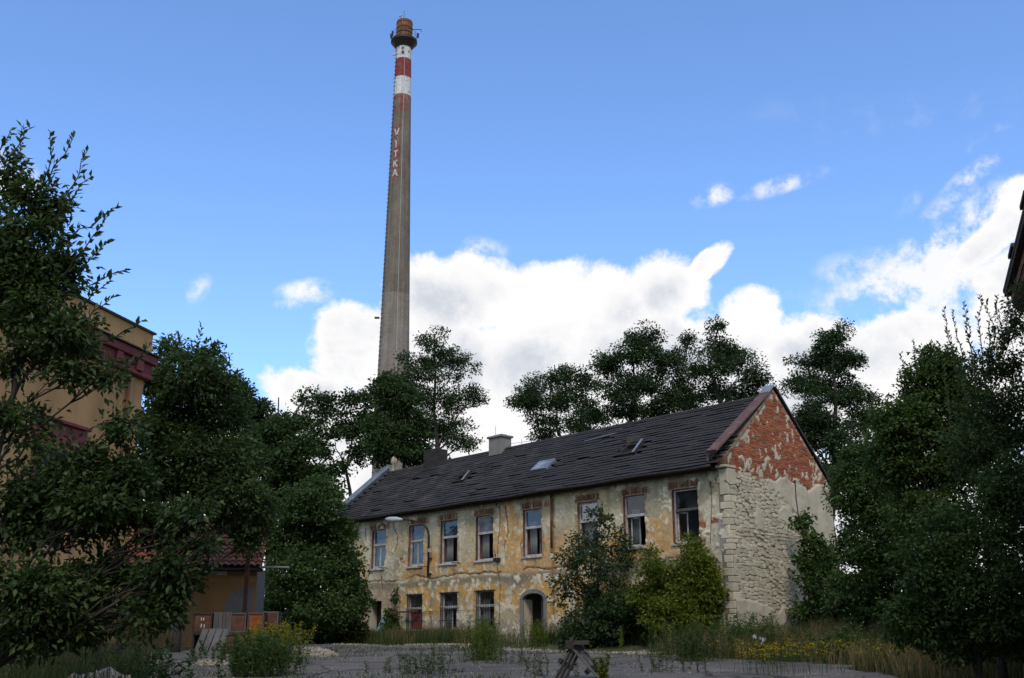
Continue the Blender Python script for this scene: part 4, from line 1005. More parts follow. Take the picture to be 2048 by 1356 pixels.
# ------------------------------------------------------------------ low annexe with the red tiled roof
an_p = at(505, 1290, 44.0)
AZN = R(9)
an = thing('annexe', 'low ochre annexe with red tiled roof behind stacked crates', 'building', (an_p.x, an_p.y, 1.1), AZN)
def ab(): return MB(1.1)                   # local x from -7 (left) to 0 (right end), y into the building
ab().box(-7, -.01, 0, .35, .9, 4.55).build('wall', M['ochre_dirty'], an)
ab().box(-.36, 0, .351, 5, .9, 4.6).build('end_wall', M['plaster_grey'], an)
sheet_p = ab(); pp = [(-1.35, 1.2), (-.12, 1.2), (-.1, 3.7), (-.55, 3.75), (-.95, 3.55), (-1.2, 3.1), (-1.25, 2.2)]
sheet_p.add([(x, -.03, z) for x, z in pp]+[(x, .01, z) for x, z in pp], [tuple(range(7)), tuple(reversed(range(7, 14)))]+[(i, 7+i, 7+(i+1) % 7, (i+1) % 7) for i in range(7)])
sheet_p.build('render_patch', M['plaster_grey'], an)
ab().box(-7, .02, -.025, -.001, 3.95, 4.2).build('frieze', M['ochre'], an)
ab().box(-3.2, -2.98, -.03, -.002, 1.2, 3.4).build('white_frame', M['wood_white'], an)
ab().box(-1.9, -1.2, -.05, -.002, 4.22, 4.42).build('torn_sign', M['white'], an)
af_ = ab(); af_.add([(-7.2, -.5, 4.5), (.2, -.5, 4.5), (.2, 3.0, 6.9), (-7.2, 3.0, 6.9), (-7.2, -.5, 4.42), (.2, -.5, 4.42), (.2, 3.0, 6.82), (-7.2, 3.0, 6.82)], SF)
arf = af_.build('roof', M['deck'], an)
tm = MB(); sn_ = math.atan2(2.4, 3.5); n = 7
tv = []
for j in (0, 1):
    for i in range(n): tv.append((-.13+.26*i/(n-1), j*.36*math.cos(sn_), .035*math.cos(2*math.pi*i/(n-1))*-1+.05*(1-j)+j*.36*math.sin(sn_)))
tm.add(tv, [(i, i+1, n+i+1, n+i) for i in range(n-1)]); tme = tm.mesh('roof_tile'); tme.materials.append(M['tile'])
ntile = 0; trest = ab()
for r_ in range(13):
    for c in range(28):
        x = .05-c*.26; s = r_*.32; loc = (x, -.53+s*math.cos(sn_), 4.56+s*math.sin(sn_))
        if ntile < 300:
            o = bpy.data.objects.new('roof_tile', tme); COL.objects.link(o); o.parent = arf; o.location = (loc[0], loc[1], loc[2]-1.1); ntile += 1
        else: trest.add([(a+loc[0], b_+loc[1], c_2+loc[2]) for a, b_, c_2 in tv], [(i, i+1, n+i+1, n+i) for i in range(n-1)])
trest.build('tiling', M['tile'], arf, kind='stuff')
ab().tube([(-7.2, -.58, 4.42), (.25, -.58, 4.40)], .07, 8).build('gutter', M['iron'], an)
ab().box(.1, 1.3, -.7, -.2, 4.5, 4.56).build('porch_sheet', M['grey_flash'], an)
pp_ = at(487, 1250, 43.0)
rp_ = thing('rusty_post', 'tall rusty steel post before the annexe wall', 'post', (pp_.x, pp_.y, 1.2), .1)
MB().box(-.08, .08, -.08, .08, -.2, 5.3).build('shaft', M['rust'], rp_, bevel=.01)
MB().box(-.14, .14, -.14, .14, -.25, .02).build('foot', M['rust'], rp_)
MB().bar((0, -.1, 4.6), (.9, -.1, 4.75), .05, .05).build('arm', M['rust'], rp_)

# ------------------------------------------------------------------ vegetation
def leaf_arrays(P, D, N, L, Wd):
    """rhombic folded leaves: base P, axis D, normal N, length L, width Wd -> verts, tris"""
    D = D/np.linalg.norm(D, axis=1, keepdims=True); S = np.cross(D, N); S /= np.linalg.norm(S, axis=1, keepdims=True)+1e-9; Nn = np.cross(S, D)
    L = L[:, None]; Wd = Wd[:, None]; mid = P+D*L*.45+Nn*Wd*.18
    V = np.stack([P, mid+S*Wd*.5, P+D*L-Nn*L*.08, mid-S*Wd*.5], 1).reshape(-1, 3)
    b = np.arange(len(P))[:, None]*4
    F = np.concatenate([b+np.array([[0, 1, 2]]), b+np.array([[0, 2, 3]])], 1).reshape(-1, 3)
    return V, F

def ball(rng, n):
    d = rng.normal(size=(n, 3)); d /= np.linalg.norm(d, axis=1, keepdims=True); return d, rng.random((n, 1))
def tufted(rng, c, r, n_tuft, per, spread, flat=.6, shell=.45, lump=1.0):
    """leaf bases gathered in tufts, tufts gathered in boughs round an ellipsoid (c, r): uneven, with gaps"""
    nb_ = 11; d0, q = ball(rng, nb_); d0[:, 2] *= .9
    bc = np.asarray(c)+d0*np.asarray(r)*(.30+.56*q)*rng.uniform(.85, 1.12, (nb_, 1)); br = np.asarray(r)*rng.uniform(.28, .52, (nb_, 1))*np.array([1.1, 1.1, .8])
    br = np.maximum(br, spread*1.1)
    wgt = br[:, 0]**2; which = rng.choice(nb_, n_tuft, p=wgt/wgt.sum())
    d, q = ball(rng, n_tuft); T = bc[which]+d*br[which]*(shell+(1-shell)*q)**.5
    if lump < 1:
        un = rng.random(n_tuft) > lump; T[un] = (np.asarray(c)+d*np.asarray(r)*q**.36*rng.uniform(.9, 1.15, (n_tuft, 1)))[un]
    k = rng.integers(int(per*.5), int(per*1.5)+1, n_tuft)
    ids = np.repeat(np.arange(n_tuft), k); m = len(ids)
    sp = spread*rng.uniform(.6, 1.4, (n_tuft, 1))[ids]*1.5
    do, qo = ball(rng, m); off = do*qo**.45*sp*np.array([1, 1, flat])
    dd = T-np.asarray(c); dd /= np.linalg.norm(dd, axis=1, keepdims=True)+1e-6
    return T, T[ids]+off, off, dd[ids]

def branch_path(rng, a, b, wob, n=6, sag=0.0):
    a = np.asarray(a, float); b = np.asarray(b, float); t = np.linspace(0, 1, n)[:, None]
    p = a+(b-a)*t; L = np.linalg.norm(b-a)
    p[1:-1] += rng.normal(size=(n-2, 3))*wob*L
    p[:, 2] += sag*L*np.sin(t[:, 0]*math.pi)
    return [tuple(v) for v in p]

def tree(name, label, base, clumps, Y, mat_leaf, seed, leaf=(.13, .08), tuft_px=90, per=26, spread=.33, trunk_r=.22, dens=1.0, group=None, cat='tree', depth=1.0,
         shoots=(), shoot_leaf=None, trunk_top=None, shell=.4, limbs=True, leaf_objs=0, lean=0.0, up=0.0):
    """a tree of clumps; each clump gives bearing pixel, half sizes in pixels (and optional distance shift)"""
    rng = np.random.default_rng(seed)
    base = Vector(base); root = thing(name, label, cat, base, 0, group); B = np.array(base)
    m2 = Y/2186.0; cl = []
    for q in clumps:
        x, y, rx, ry = q[:4]; dy = q[4] if len(q) > 4 else rng.uniform(-.5, .5)*min(rx, 90)*m2*1.4
        if Y > 55: rx *= 1.13; ry *= 1.13
        c = np.array(at(x, y, Y+dy)); cl.append((c, np.array([rx*m2, max(rx, ry)*.8*m2*depth, ry*m2])))
    cen = np.mean([c for c, r in cl], axis=0); zt = max(c[2]+r[2]*.5 for c, r in cl)
    top = np.array([cen[0]*.5+B[0]*.5, cen[1]*.5+B[1]*.5, B[2]+(zt-B[2])*(.92 if Y > 55 else .68)]) if trunk_top is None else np.array(at(*trunk_top, Y))
    tp = branch_path(rng, B-[0, 0, .3], top, .012, 9); tpa = np.array(tp)
    MBt = MB(); MBt.tube([Vector(p)-base for p in tp], [trunk_r*(1-.88*(i/8)**.9)*(1.25 if i == 0 else 1) for i in range(9)], 8); MBt.build('trunk', M['bark'], root, smooth=True)
    P = []; DIR = []; tw = MB()
    for (c, r) in cl:
        area = (r[0]*r[2])/(m2*m2); nt = max(5, int(area/tuft_px*dens*(4.8 if Y < 32 else 3.2 if Y < 55 else 3.0)))
        T, pts, off, d = tufted(rng, c, r, nt, per, spread, shell=shell, lump=1.0 if Y > 55 else (.75 if Y < 15 else .4))
        P.append(pts); o = off/(np.linalg.norm(off, axis=1, keepdims=True)+1e-6); DIR.append(o*.7+d*.35+rng.normal(size=o.shape)*.5+np.array([0, 0, -.25+up]))
        if limbs:
            zz = np.clip(c[2]-.9*np.hypot(c[0]-top[0], c[1]-top[1])-.2*r[2], B[2]+.15*(zt-B[2]), zt*.96+B[2]*.04)
            k = np.argmin(np.abs(tpa[:, 2]-zz)); st = tpa[k]; R0 = trunk_r*(1-.88*(k/8)**.9)*.55
            lp_ = branch_path(rng, st, c, .05, 6, .06); l_ = MB(); l_.tube([Vector(p)-base for p in lp_], [max(.012, R0*(1-.8*i/5)) for i in range(6)], 6)
            l_.build('limb', M['bark'], root, smooth=True)
            for j in rng.choice(nt, min(nt, 9), replace=False):
                s_ = np.array(lp_[rng.integers(3, 6)]); tw.tube([Vector(p)-base for p in branch_path(rng, s_, T[j], .06, 4)], [max(.008, R0*.25), max(.007, R0*.2), .008, .005], 4, False)
    P = np.concatenate(P); DIR = np.concatenate(DIR); n = len(P)
    Lr = leaf[0]*rng.uniform(.45, 1.45, n); Wr = leaf[1]*rng.uniform(.7, 1.25, n)
    N = rng.normal(size=(n, 3))*.8+np.array([0, -.15, .9])
    V, F = leaf_arrays(P-B, DIR, N, Lr, Wr)
    put('crown', mesh_np('crown', V, F, 3), mat_leaf, root, kind='stuff')
    # shoots: single leafy twigs standing out of the crown
    sl = shoot_leaf or leaf; Pl = []; Dl = []; Nl = []
    for (x0, y0, x1, y1, *ex) in shoots:
        dy = ex[0] if ex else rng.uniform(-.3, .3); a_ = np.array(at(x0, y0, Y+dy)); b_ = np.array(at(x1, y1, Y+dy+rng.uniform(-.2, .2)))
        pth = np.array(branch_path(rng, a_, b_, .02, 7)); Ls = np.linalg.norm(b_-a_)
        tw.tube([Vector(p)-base for p in pth], [.012*(1-.8*i/6)+.002 for i in range(7)], 4, False)
        nl = max(6, int(Ls/(sl[0]*.36))); ax = (b_-a_)/Ls
        for j in range(nl):
            t = .08+.92*(j+.5)/nl; i_ = min(5, int(t*6)); p = pth[i_]+(pth[i_+1]-pth[i_])*(t*6-i_)
            side = np.cross(ax, rng.normal(size=3)); side /= np.linalg.norm(side)
            if j % 2: side = -side
            Pl.append(p); Dl.append(ax*.65+side*rng.uniform(.5, .95)+np.array([0, 0, .1])); Nl.append(rng.normal(size=3)*.7+[0, -.3, .8])
    if tw.v: tw.build('twigs', M['bark'], root, kind='stuff')
    if Pl:
        Pl = np.array(Pl); Dl = np.array(Dl); Nl = np.array(Nl); k = len(Pl)
        Ls = sl[0]*rng.uniform(.7, 1.2, k); Ws = sl[1]*rng.uniform(.75, 1.15, k)
        m = min(leaf_objs, k, 300)
        if m:
            v1, f1 = leaf_arrays(np.zeros((1, 3)), np.array([[0, 1., 0]]), np.array([[0, 0, 1.]]), np.array([1.]), np.array([1.])); lme = mesh_np('leaf', v1, f1, 3); lme.materials.append(mat_leaf)
            for i in range(m):
                d = Vector(Dl[i]).normalized(); nn = Vector(Nl[i]); sx_ = d.cross(nn).normalized(); nn = sx_.cross(d)
                o = bpy.data.objects.new('leaf', lme); COL.objects.link(o); o.parent = root
                o.matrix_local = Matrix.Translation(Vector(Pl[i])-base) @ Matrix((sx_, d, nn)).transposed().to_4x4() @ Matrix.Diagonal((Ws[i], Ls[i], Ws[i], 1))
        if k > m:
            V, F = leaf_arrays(Pl[m:]-B, Dl[m:], Nl[m:], Ls[m:], Ws[m:]); put('shoot_leaves', mesh_np('shoot_leaves', V, F, 3), mat_leaf, root, kind='stuff')
    return root
def gp(x, Y, dz=0.0):
    """a spot on the ground at picture column x and distance Y"""
    X = (x-1024)/2186.0*Y; return (X, Y, gzf(X, Y)+dz)

# alders and maples standing behind the house
AG = 'trees standing behind the derelict house'
tree('alder_tree', 'tall open alder with rounded crown rising beside the factory chimney', gp(872, 72), [(870, 690, 48, 40), (905, 740, 50, 45), (845, 745, 45, 40), (930, 800, 48, 32), (870, 800, 45, 45), (815, 720, 28, 22), (900, 860, 50, 35), (805, 765, 40, 24), (945, 795, 30, 22), (925, 880, 40, 28), (850, 860, 40, 36)],
     72, M['alder'], 1, leaf=(.17, .11), tuft_px=62, per=20, spread=.30, trunk_r=.32, group=AG, trunk_top=(868, 668))
tree('maple_tree', 'low spreading tree with bare forked limbs beside the far parapet', gp(712, 68), [(615, 800, 26, 22), (655, 815, 36, 34), (700, 810, 34, 32), (640, 860, 40, 30), (735, 830, 34, 40), (690, 860, 45, 30), (745, 790, 26, 24), (740, 880, 30, 26), (630, 905, 46, 34), (600, 845, 26, 26), (720, 905, 34, 26), (665, 935, 40, 30)],
     68, M['maple'], 2, leaf=(.2, .15), tuft_px=66, per=18, spread=.3, trunk_r=.26, group=AG, trunk_top=(700, 820))
tree('maple_tree', 'dense dark tree hiding the foot of the factory chimney', gp(800, 64), [(800, 780, 36, 34), (760, 900, 40, 30), (830, 900, 40, 30), (790, 810, 42, 40), (770, 860, 34, 40), (820, 850, 40, 40), (795, 900, 50, 30), (760, 780, 26, 22), (845, 905, 36, 26), (780, 760, 20, 18)],
     64, M['maple'], 3, leaf=(.19, .13), tuft_px=45, per=24, spread=.3, trunk_r=.24, group=AG)
tree('alder_tree', 'broad low alder beyond the roof ridge and grey chimney stack', gp(1135, 66), [(1110, 755, 42, 28), (1070, 785, 44, 28), (1150, 775, 50, 34), (1050, 805, 32, 20), (1110, 820, 58, 36), (1170, 820, 34, 34), (1090, 865, 34, 24), (1150, 860, 40, 20), (1035, 800, 20, 12)],
     66, M['alder'], 4, leaf=(.16, .1), tuft_px=48, per=24, spread=.3, trunk_r=.3, group=AG)
tree('alder_tree', 'largest alder with heavy domed crown above the roof ridge', gp(1285, 63), [(1215, 830, 40, 26), (1320, 830, 40, 22), (1290, 670, 34, 28), (1265, 705, 46, 34), (1310, 715, 44, 36), (1225, 740, 38, 34), (1290, 765, 60, 38), (1235, 790, 44, 34), (1330, 790, 36, 40), (1205, 720, 20, 16), (1270, 820, 50, 24)],
     63, M['alder'], 5, leaf=(.16, .1), tuft_px=50, per=24, spread=.29, trunk_r=.32, group=AG)
tree('alder_tree', 'slender alder squeezed between two larger alder crowns', gp(1365, 64), [(1385, 810, 40, 20), (1378, 680, 17, 22), (1362, 720, 24, 30), (1380, 765, 34, 34), (1365, 800, 34, 26)],
     64, M['alder'], 6, leaf=(.16, .1), tuft_px=55, per=22, spread=.28, trunk_r=.2, group=AG)
tree('alder_tree', 'pointed alder crown just behind the gable apex', gp(1450, 61), [(1430, 655, 18, 20), (1440, 690, 36, 28), (1465, 725, 50, 36), (1420, 740, 42, 38), (1500, 755, 32, 28), (1440, 785, 56, 28), (1515, 735, 22, 10), (1500, 790, 24, 16)],
     61, M['alder'], 7, leaf=(.16, .1), tuft_px=50, per=23, spread=.28, trunk_r=.3, group=AG, trunk_top=(1435, 660))
tree('alder_tree', 'tall dark cone of an alder beyond the brick gable', gp(1665, 60), [(1660, 680, 34, 28), (1640, 715, 48, 36), (1685, 725, 34, 40), (1620, 770, 46, 36), (1690, 785, 50, 40), (1640, 830, 62, 44), (1720, 840, 44, 32), (1610, 870, 50, 40), (1690, 890, 60, 40), (1685, 660, 14, 12), (1650, 950, 70, 50), (1740, 800, 18, 14)],
     60, M['alder'], 8, leaf=(.16, .1), tuft_px=44, per=26, spread=.28, trunk_r=.34, group=AG, trunk_top=(1668, 668))
# thicket at the far end of the house
LG = 'trees and thickets at the far end of the house'
tree('broadleaf_tree', 'dark rounded tree between the thicket and the far gable', gp(530, 60), [(515, 830, 50, 38), (545, 870, 40, 40), (500, 900, 60, 50), (560, 930, 50, 50), (480, 800, 30, 28), (590, 985, 50, 50), (540, 1000, 70, 50), (455, 770, 30, 24), (580, 900, 40, 40), (610, 950, 40, 40), (570, 850, 26, 24), (630, 1010, 44, 40)],
     60, M['maple'], 9, leaf=(.2, .14), tuft_px=42, per=26, spread=.3, trunk_r=.28, group=LG)
tree('goat_willow', 'big leafy willow rising beside the ochre building corner', gp(350, 40), [(318, 770, 34, 60), (315, 880, 40, 60), (400, 1000, 60, 40), (300, 960, 40, 50), (440, 960, 60, 50), (380, 760, 70, 60), (340, 840, 60, 70), (430, 830, 70, 60), (390, 920, 90, 70), (340, 700, 28, 26), (470, 920, 60, 60), (470, 990, 70, 45), (330, 960, 50, 50), (510, 1020, 40, 50), (460, 1045, 44, 30), (495, 1075, 30, 30), (330, 1030, 40, 40), (410, 715, 36, 34), (450, 760, 26, 24)],
     40, M['willow'], 10, leaf=(.2, .1), tuft_px=95, per=26, spread=.26, trunk_r=.2, group=LG, dens=1.1, shoots=[(385, 760, 402, 650), (365, 740, 358, 665), (395, 730, 432, 690), (440, 770, 462, 708), (450, 790, 480, 740)], shoot_leaf=(.24, .13))
tree('thicket', 'dark overgrown thicket swallowing the far end of the house', gp(620, 53), [(620, 1010, 60, 50), (570, 1080, 70, 60), (650, 1080, 60, 60), (600, 1150, 80, 60), (690, 1130, 34, 50), (560, 1220, 60, 50), (650, 1210, 80, 60), (705, 1200, 28, 60), (610, 1265, 90, 34), (700, 1265, 34, 28), (640, 990, 40, 40), (675, 1060, 26, 30)],
     53, M['hazel'], 11, leaf=(.17, .12), tuft_px=55, per=26, spread=.27, trunk_r=.14, group=LG, dens=1.1, cat='bush')
# near willow at the left
tree('goat_willow', 'near willow with long leafy shoots against the sky at the left', gp(-25, 13.5), [(60, 1265, 120, 50), (190, 1245, 100, 45), (300, 1235, 60, 36), (70, 400, 50, 60), (140, 520, 44, 30), (60, 530, 70, 60), (20, 470, 50, 60), (40, 470, 70, 70), (90, 560, 90, 70), (20, 600, 70, 70), (110, 660, 80, 60), (30, 720, 70, 40), (140, 740, 60, 36), (220, 740, 50, 26), (40, 850, 80, 50), (150, 930, 90, 56), (250, 850, 30, 60), (110, 690, 80, 30), (60, 640, 80, 40), (190, 1000, 80, 50), (30, 980, 60, 60), (80, 1040, 120, 80), (220, 1040, 110, 70), (310, 1060, 60, 50), (60, 1180, 110, 80), (200, 1170, 120, 70), (320, 1180, 60, 60), (110, 430, 34, 40), (15, 350, 40, 60), (360, 1150, 24, 30), (280, 960, 40, 50), (370, 1040, 50, 40), (405, 1085, 30, 30), (410, 1020, 36, 30), (330, 1120, 50, 40), (230, 960, 50, 40), (90, 600, 60, 36)],
     13.5, M['willow'], 12, leaf=(.105, .055), tuft_px=520, per=20, spread=.15, trunk_r=.06, dens=1.25, depth=.8, shell=.25,
     shoots=[(95, 420, 100, 262), (70, 400, 150, 268), (110, 430, 175, 302), (90, 520, 235, 412), (120, 560, 215, 432), (110, 600, 218, 478), (100, 600, 258, 538), (150, 660, 228, 592), (20, 400, 45, 252), (10, 330, 62, 255), (80, 470, 185, 352), (130, 640, 222, 560), (180, 700, 285, 640), (230, 760, 300, 690), (0, 300, 22, 258)],
     shoot_leaf=(.125, .06), leaf_objs=300, trunk_top=(60, 430), group=None)
# saplings and bushes against the house
FG = 'bushes growing against the house'
tree('sapling', 'young dark-leaved tree in front of the facade beside the arched door', gp(1190, 43), [(1200, 1045, 24, 34), (1170, 1085, 38, 32), (1225, 1090, 36, 36), (1140, 1120, 32, 22), (1195, 1130, 50, 34), (1250, 1110, 18, 30), (1135, 1165, 40, 22), (1215, 1170, 44, 30), (1180, 1205, 40, 30), (1120, 1195, 20, 14), (1150, 1235, 26, 20)],
     43, M['dark_leaf'], 13, leaf=(.15, .08), tuft_px=105, per=20, spread=.2, trunk_r=.07, group=FG, trunk_top=(1200, 1020), shoots=[(1200, 1050, 1204, 1008), (1225, 1080, 1250, 1045), (1140, 1120, 1105, 1105), (1130, 1165, 1095, 1160)])
tree('dark_bush', 'low dark green bush at the foot of the sapling', gp(1225, 42), [(1180, 1265, 50, 40), (1240, 1235, 60, 50), (1280, 1270, 60, 40), (1220, 1285, 70, 25), (1290, 1200, 40, 40), (1140, 1275, 24, 22), (1200, 1298, 60, 16), (1270, 1296, 60, 16)],
     42, M['dark_leaf'], 14, leaf=(.14, .09), tuft_px=50, per=24, spread=.2, trunk_r=.05, group=FG, cat='bush')
tree('box_elder', 'yellow-green box elder bush against the facade near the gable corner', gp(1370, 40.5), [(1390, 1130, 36, 44), (1340, 1160, 44, 40), (1420, 1170, 36, 40), (1300, 1140, 30, 22), (1380, 1200, 60, 44), (1330, 1225, 50, 40), (1425, 1220, 36, 36), (1380, 1255, 60, 30), (1290, 1190, 28, 26), (1385, 1085, 14, 22), (1300, 1110, 12, 16)],
     40.5, M['yellow_leaf'], 15, leaf=(.15, .07), tuft_px=55, per=22, spread=.2, trunk_r=.06, group=FG, cat='bush', shoots=[(1380, 1100, 1372, 1068), (1300, 1130, 1302, 1092), (1420, 1150, 1432, 1118)])
tree('climbing_sapling', 'thin sapling with pale leaves climbing the facade by the plain side door', gp(785, 56), [(795, 1200, 12, 18), (788, 1225, 14, 18), (780, 1252, 18, 18), (798, 1250, 10, 12)],
     56, M['mid_leaf'], 16, leaf=(.16, .1), tuft_px=40, per=14, spread=.16, trunk_r=.03, group=FG)
tree('sapling', 'young maple sapling rising against the rubble gable wall', gp(1615, 41.5), [(1608, 1045, 16, 18), (1625, 1085, 20, 22), (1610, 1125, 20, 26), (1650, 1110, 26, 30), (1640, 1160, 42, 34), (1670, 1210, 56, 40), (1620, 1225, 30, 30), (1650, 1265, 60, 25)],
     41.5, M['mid_leaf'], 17, leaf=(.17, .12), tuft_px=60, per=20, spread=.22, trunk_r=.05, group=FG, trunk_top=(1608, 1040))
# thicket to the right
RG = 'trees of the thicket before the brick building'
tree('hazel_bush', 'dull green bush mass to the right of the gable', gp(1740, 36), [(1760, 900, 50, 40), (1690, 980, 30, 60), (1700, 1200, 50, 60), (1800, 1040, 60, 70), (1830, 1180, 60, 70), (1730, 930, 50, 50), (1720, 1010, 46, 60), (1770, 990, 60, 60), (1740, 1090, 60, 60), (1790, 1120, 60, 70), (1730, 1170, 60, 50), (1770, 1230, 80, 50), (1700, 1090, 24, 40)],
     36, M['hazel'], 18, leaf=(.13, .08), tuft_px=85, per=26, spread=.2, trunk_r=.12, group=RG, dens=1.1, cat='bush')
tree('birch_tree', 'yellow-tipped conical young tree in the right-hand thicket', gp(1860, 30), [(1800, 850, 60, 60), (1780, 930, 60, 60), (1930, 800, 60, 50), (1900, 730, 40, 40), (1960, 870, 60, 60), (1855, 715, 26, 26), (1840, 770, 44, 46), (1885, 780, 46, 46), (1820, 850, 56, 56), (1890, 860, 70, 56), (1850, 940, 80, 60), (1930, 940, 60, 60), (1800, 920, 40, 50), (1860, 1030, 90, 60)],
     30, M['mid_leaf'], 19, leaf=(.11, .07), tuft_px=100, per=26, spread=.17, trunk_r=.12, group=RG, dens=1.15, shoots=[(1835, 760, 1826, 680), (1815, 790, 1802, 705), (1860, 700, 1862, 680)])
tree('willow_tree', 'tall willow with upright thin leafy shoots beside the brick building', gp(2000, 24), [(2000, 790, 50, 50), (1950, 830, 50, 50), (2045, 800, 30, 60), (2040, 600, 20, 40), (2010, 860, 50, 50), (1930, 900, 60, 60), (2045, 960, 40, 60), (2030, 720, 40, 60), (1960, 740, 40, 40), (2010, 660, 30, 40), (2040, 860, 40, 60), (1980, 900, 60, 60), (1990, 720, 26, 36), (2040, 640, 16, 40)],
     24, M['willow'], 20, leaf=(.1, .05), tuft_px=200, per=18, spread=.17, trunk_r=.1, group=RG,
     shoots=[(1930, 760, 1905, 620), (1920, 780, 1888, 615), (1950, 760, 1925, 605), (1965, 740, 1958, 590), (1985, 720, 1972, 600), (2000, 720, 1995, 590), (2010, 700, 2015, 580), (1935, 800, 1895, 660), (2030, 680, 2030, 560), (1960, 780, 1935, 640), (1990, 760, 1985, 640), (2020, 640, 2040, 560), (1900, 830, 1882, 720)], shoot_leaf=(.11, .05))
tree('sallow_bush', 'near dark sallow bush filling the corner under the willow', gp(1950, 21), [(2040, 980, 50, 80), (2040, 1190, 50, 80), (1830, 1240, 70, 50), (2040, 1290, 40, 40), (1920, 1060, 90, 70), (2010, 1000, 60, 70), (1860, 1130, 80, 60), (1960, 1160, 90, 70), (2030, 1110, 50, 80), (1880, 1220, 90, 50), (2000, 1240, 80, 60), (1940, 1290, 90, 40)],
     21, M['hazel'], 21, leaf=(.10, .055), tuft_px=170, per=24, spread=.15, trunk_r=.08, group=RG, dens=1.15, cat='bush')

# ------------------------------------------------------------------ grasses, weeds and flowers
def blades(rng, XY, H, wid, lean, dz=0.0):
    """bent grass blades: five vertices, three triangles each"""
    n = len(XY); z = gz(XY[:, 0], XY[:, 1])-.02+dz; P = np.column_stack([XY, z])
    a = rng.uniform(0, 2*math.pi, n); S = np.column_stack([np.cos(a), np.sin(a), np.zeros(n)]); b = rng.uniform(0, 2*math.pi, n)
    Ld = np.column_stack([np.cos(b), np.sin(b), np.zeros(n)])*(lean*rng.uniform(.2, 1.3, n))[:, None]*H[:, None]; up = np.array([0, 0, 1.0])
    w_ = (wid*rng.uniform(.6, 1.4, n))[:, None]
    m1 = P+up*H[:, None]*.55+Ld*.3; tip = P+up*(H*rng.uniform(.85, 1, n))[:, None]+Ld
    V = np.stack([P-S*w_, P+S*w_, m1+S*w_*.7, m1-S*w_*.7, tip], 1).reshape(-1, 3); k = np.arange(n)[:, None]*5
    F = np.concatenate([k+np.array([[0, 1, 2]]), k+np.array([[0, 2, 3]]), k+np.array([[3, 2, 4]])], 1).reshape(-1, 3)
    return V, F, tip
def grass(name, label, XY, hmin, hmax, wid, lean, mt, seed, cat='grass'):
    rng = np.random.default_rng(seed); n = len(XY)
    H = rng.uniform(hmin, hmax, n)*(.55+.9*fbm(XY[:, 0]*.9, XY[:, 1]*.9, seed, 3)); V, F, tip = blades(rng, XY, H, wid, lean)
    o = put(name, mesh_np(name, V, F, 3), mt, kind='stuff'); tag(o, label, cat); return tip
def in_house(rng, n, u0, u1, w0, w1):
    u = rng.uniform(u0, u1, n); wl = rng.uniform(w0, w1, n); return np.column_stack([KX+UX*u+WX*wl, KY+UY*u+WY*wl])
rg = np.random.default_rng(99)
XY = in_house(rg, 26000, 1.5, 27.5, -4.2, -.15); nn_ = fbm(XY[:, 0]*.6, XY[:, 1]*.6, 12, 3)
wl_n = (XY[:, 0]-KX)*WX+(XY[:, 1]-KY)*WY
u_n = (XY[:, 0]-KX)*UX+(XY[:, 1]-KY)*UY; XY = XY[((u_n > 9.5) | (wl_n > -1.8)) & (nn_+.12*sm(-4.2, -2, wl_n)-.6*np.exp(-((u_n-11)/1.6)**4) > .45)]
grass('tall_grass', 'tall rank green grass along the foot of the facade', XY, .35, .8, .011, .35, M['grass'], 101)
XY = in_house(rg, 5000, 10, 27, -4.0, -.3); grass('dry_grass', 'thin dry stalks among the grass by the facade', XY[fbm(XY[:, 0]*.6, XY[:, 1]*.6, 14, 3) > .5], .5, .95, .007, .3, M['straw'], 102)
def area(n, x0, x1, y0, y1, seed, thr=.42, sc=.5):
    XY = np.column_stack([rg.uniform(x0, x1, n), rg.uniform(y0, y1, n)]); return XY[fbm(XY[:, 0]*sc, XY[:, 1]*sc, seed, 3) > thr]
XY = area(26000, 5.2, 17, 24.5, 39, 31, .40); XY = XY[on_asphalt(XY[:, 0], XY[:, 1]) < .15]
grass('dry_meadow', 'pale straw grass bank below the right-hand thicket', XY, .45, .95, .008, .5, M['straw'], 103)
XY = area(22000, 5.0, 18, 24.5, 40, 33, .40); XY = XY[on_asphalt(XY[:, 0], XY[:, 1]) < .1]
grass('green_meadow', 'green undergrowth among the straw grass below the gable', XY, .35, .8, .01, .45, M['grass'], 104)
XY = area(15000, -15, -4.2, 15.5, 34, 35, .38); XY = XY[(on_asphalt(XY[:, 0], XY[:, 1]) < .3) & (XY[:, 0] < -.3*XY[:, 1])]
grass('shade_grass', 'dark shaded grass under the near willow', XY, .4, 1.0, .011, .45, M['grass'], 105)
XY = area(3800, -9.5, -3.6, 16, 21, 37, .40); XY = XY[XY[:, 0] < -.325*XY[:, 1]]
rt = grass('reed_grass', 'brownish reed grass with feathery plumes before the rubble heap', XY[:700], 1.0, 1.5, .006, .3, M['grass'], 106)
# plumes on the reeds
rng = np.random.default_rng(5); pt = rt[rng.choice(len(rt), min(len(rt), 260), replace=False)]; k = 26
P = np.repeat(pt, k, 0); P = P+rng.normal(size=P.shape)*np.array([.03, .03, .10])-np.array([0, 0, .08]); D = rng.normal(size=P.shape)*.5+np.array([0, 0, 1.0])
V, F = leaf_arrays(P, D, rng.normal(size=P.shape), rng.uniform(.04, .08, len(P)), np.full(len(P), .012)); tag(put('reed_plumes', mesh_np('reed_plumes', V, F, 3), M['plume'], kind='stuff'), 'feathery pinkish seed plumes above the reed grass', 'grass')
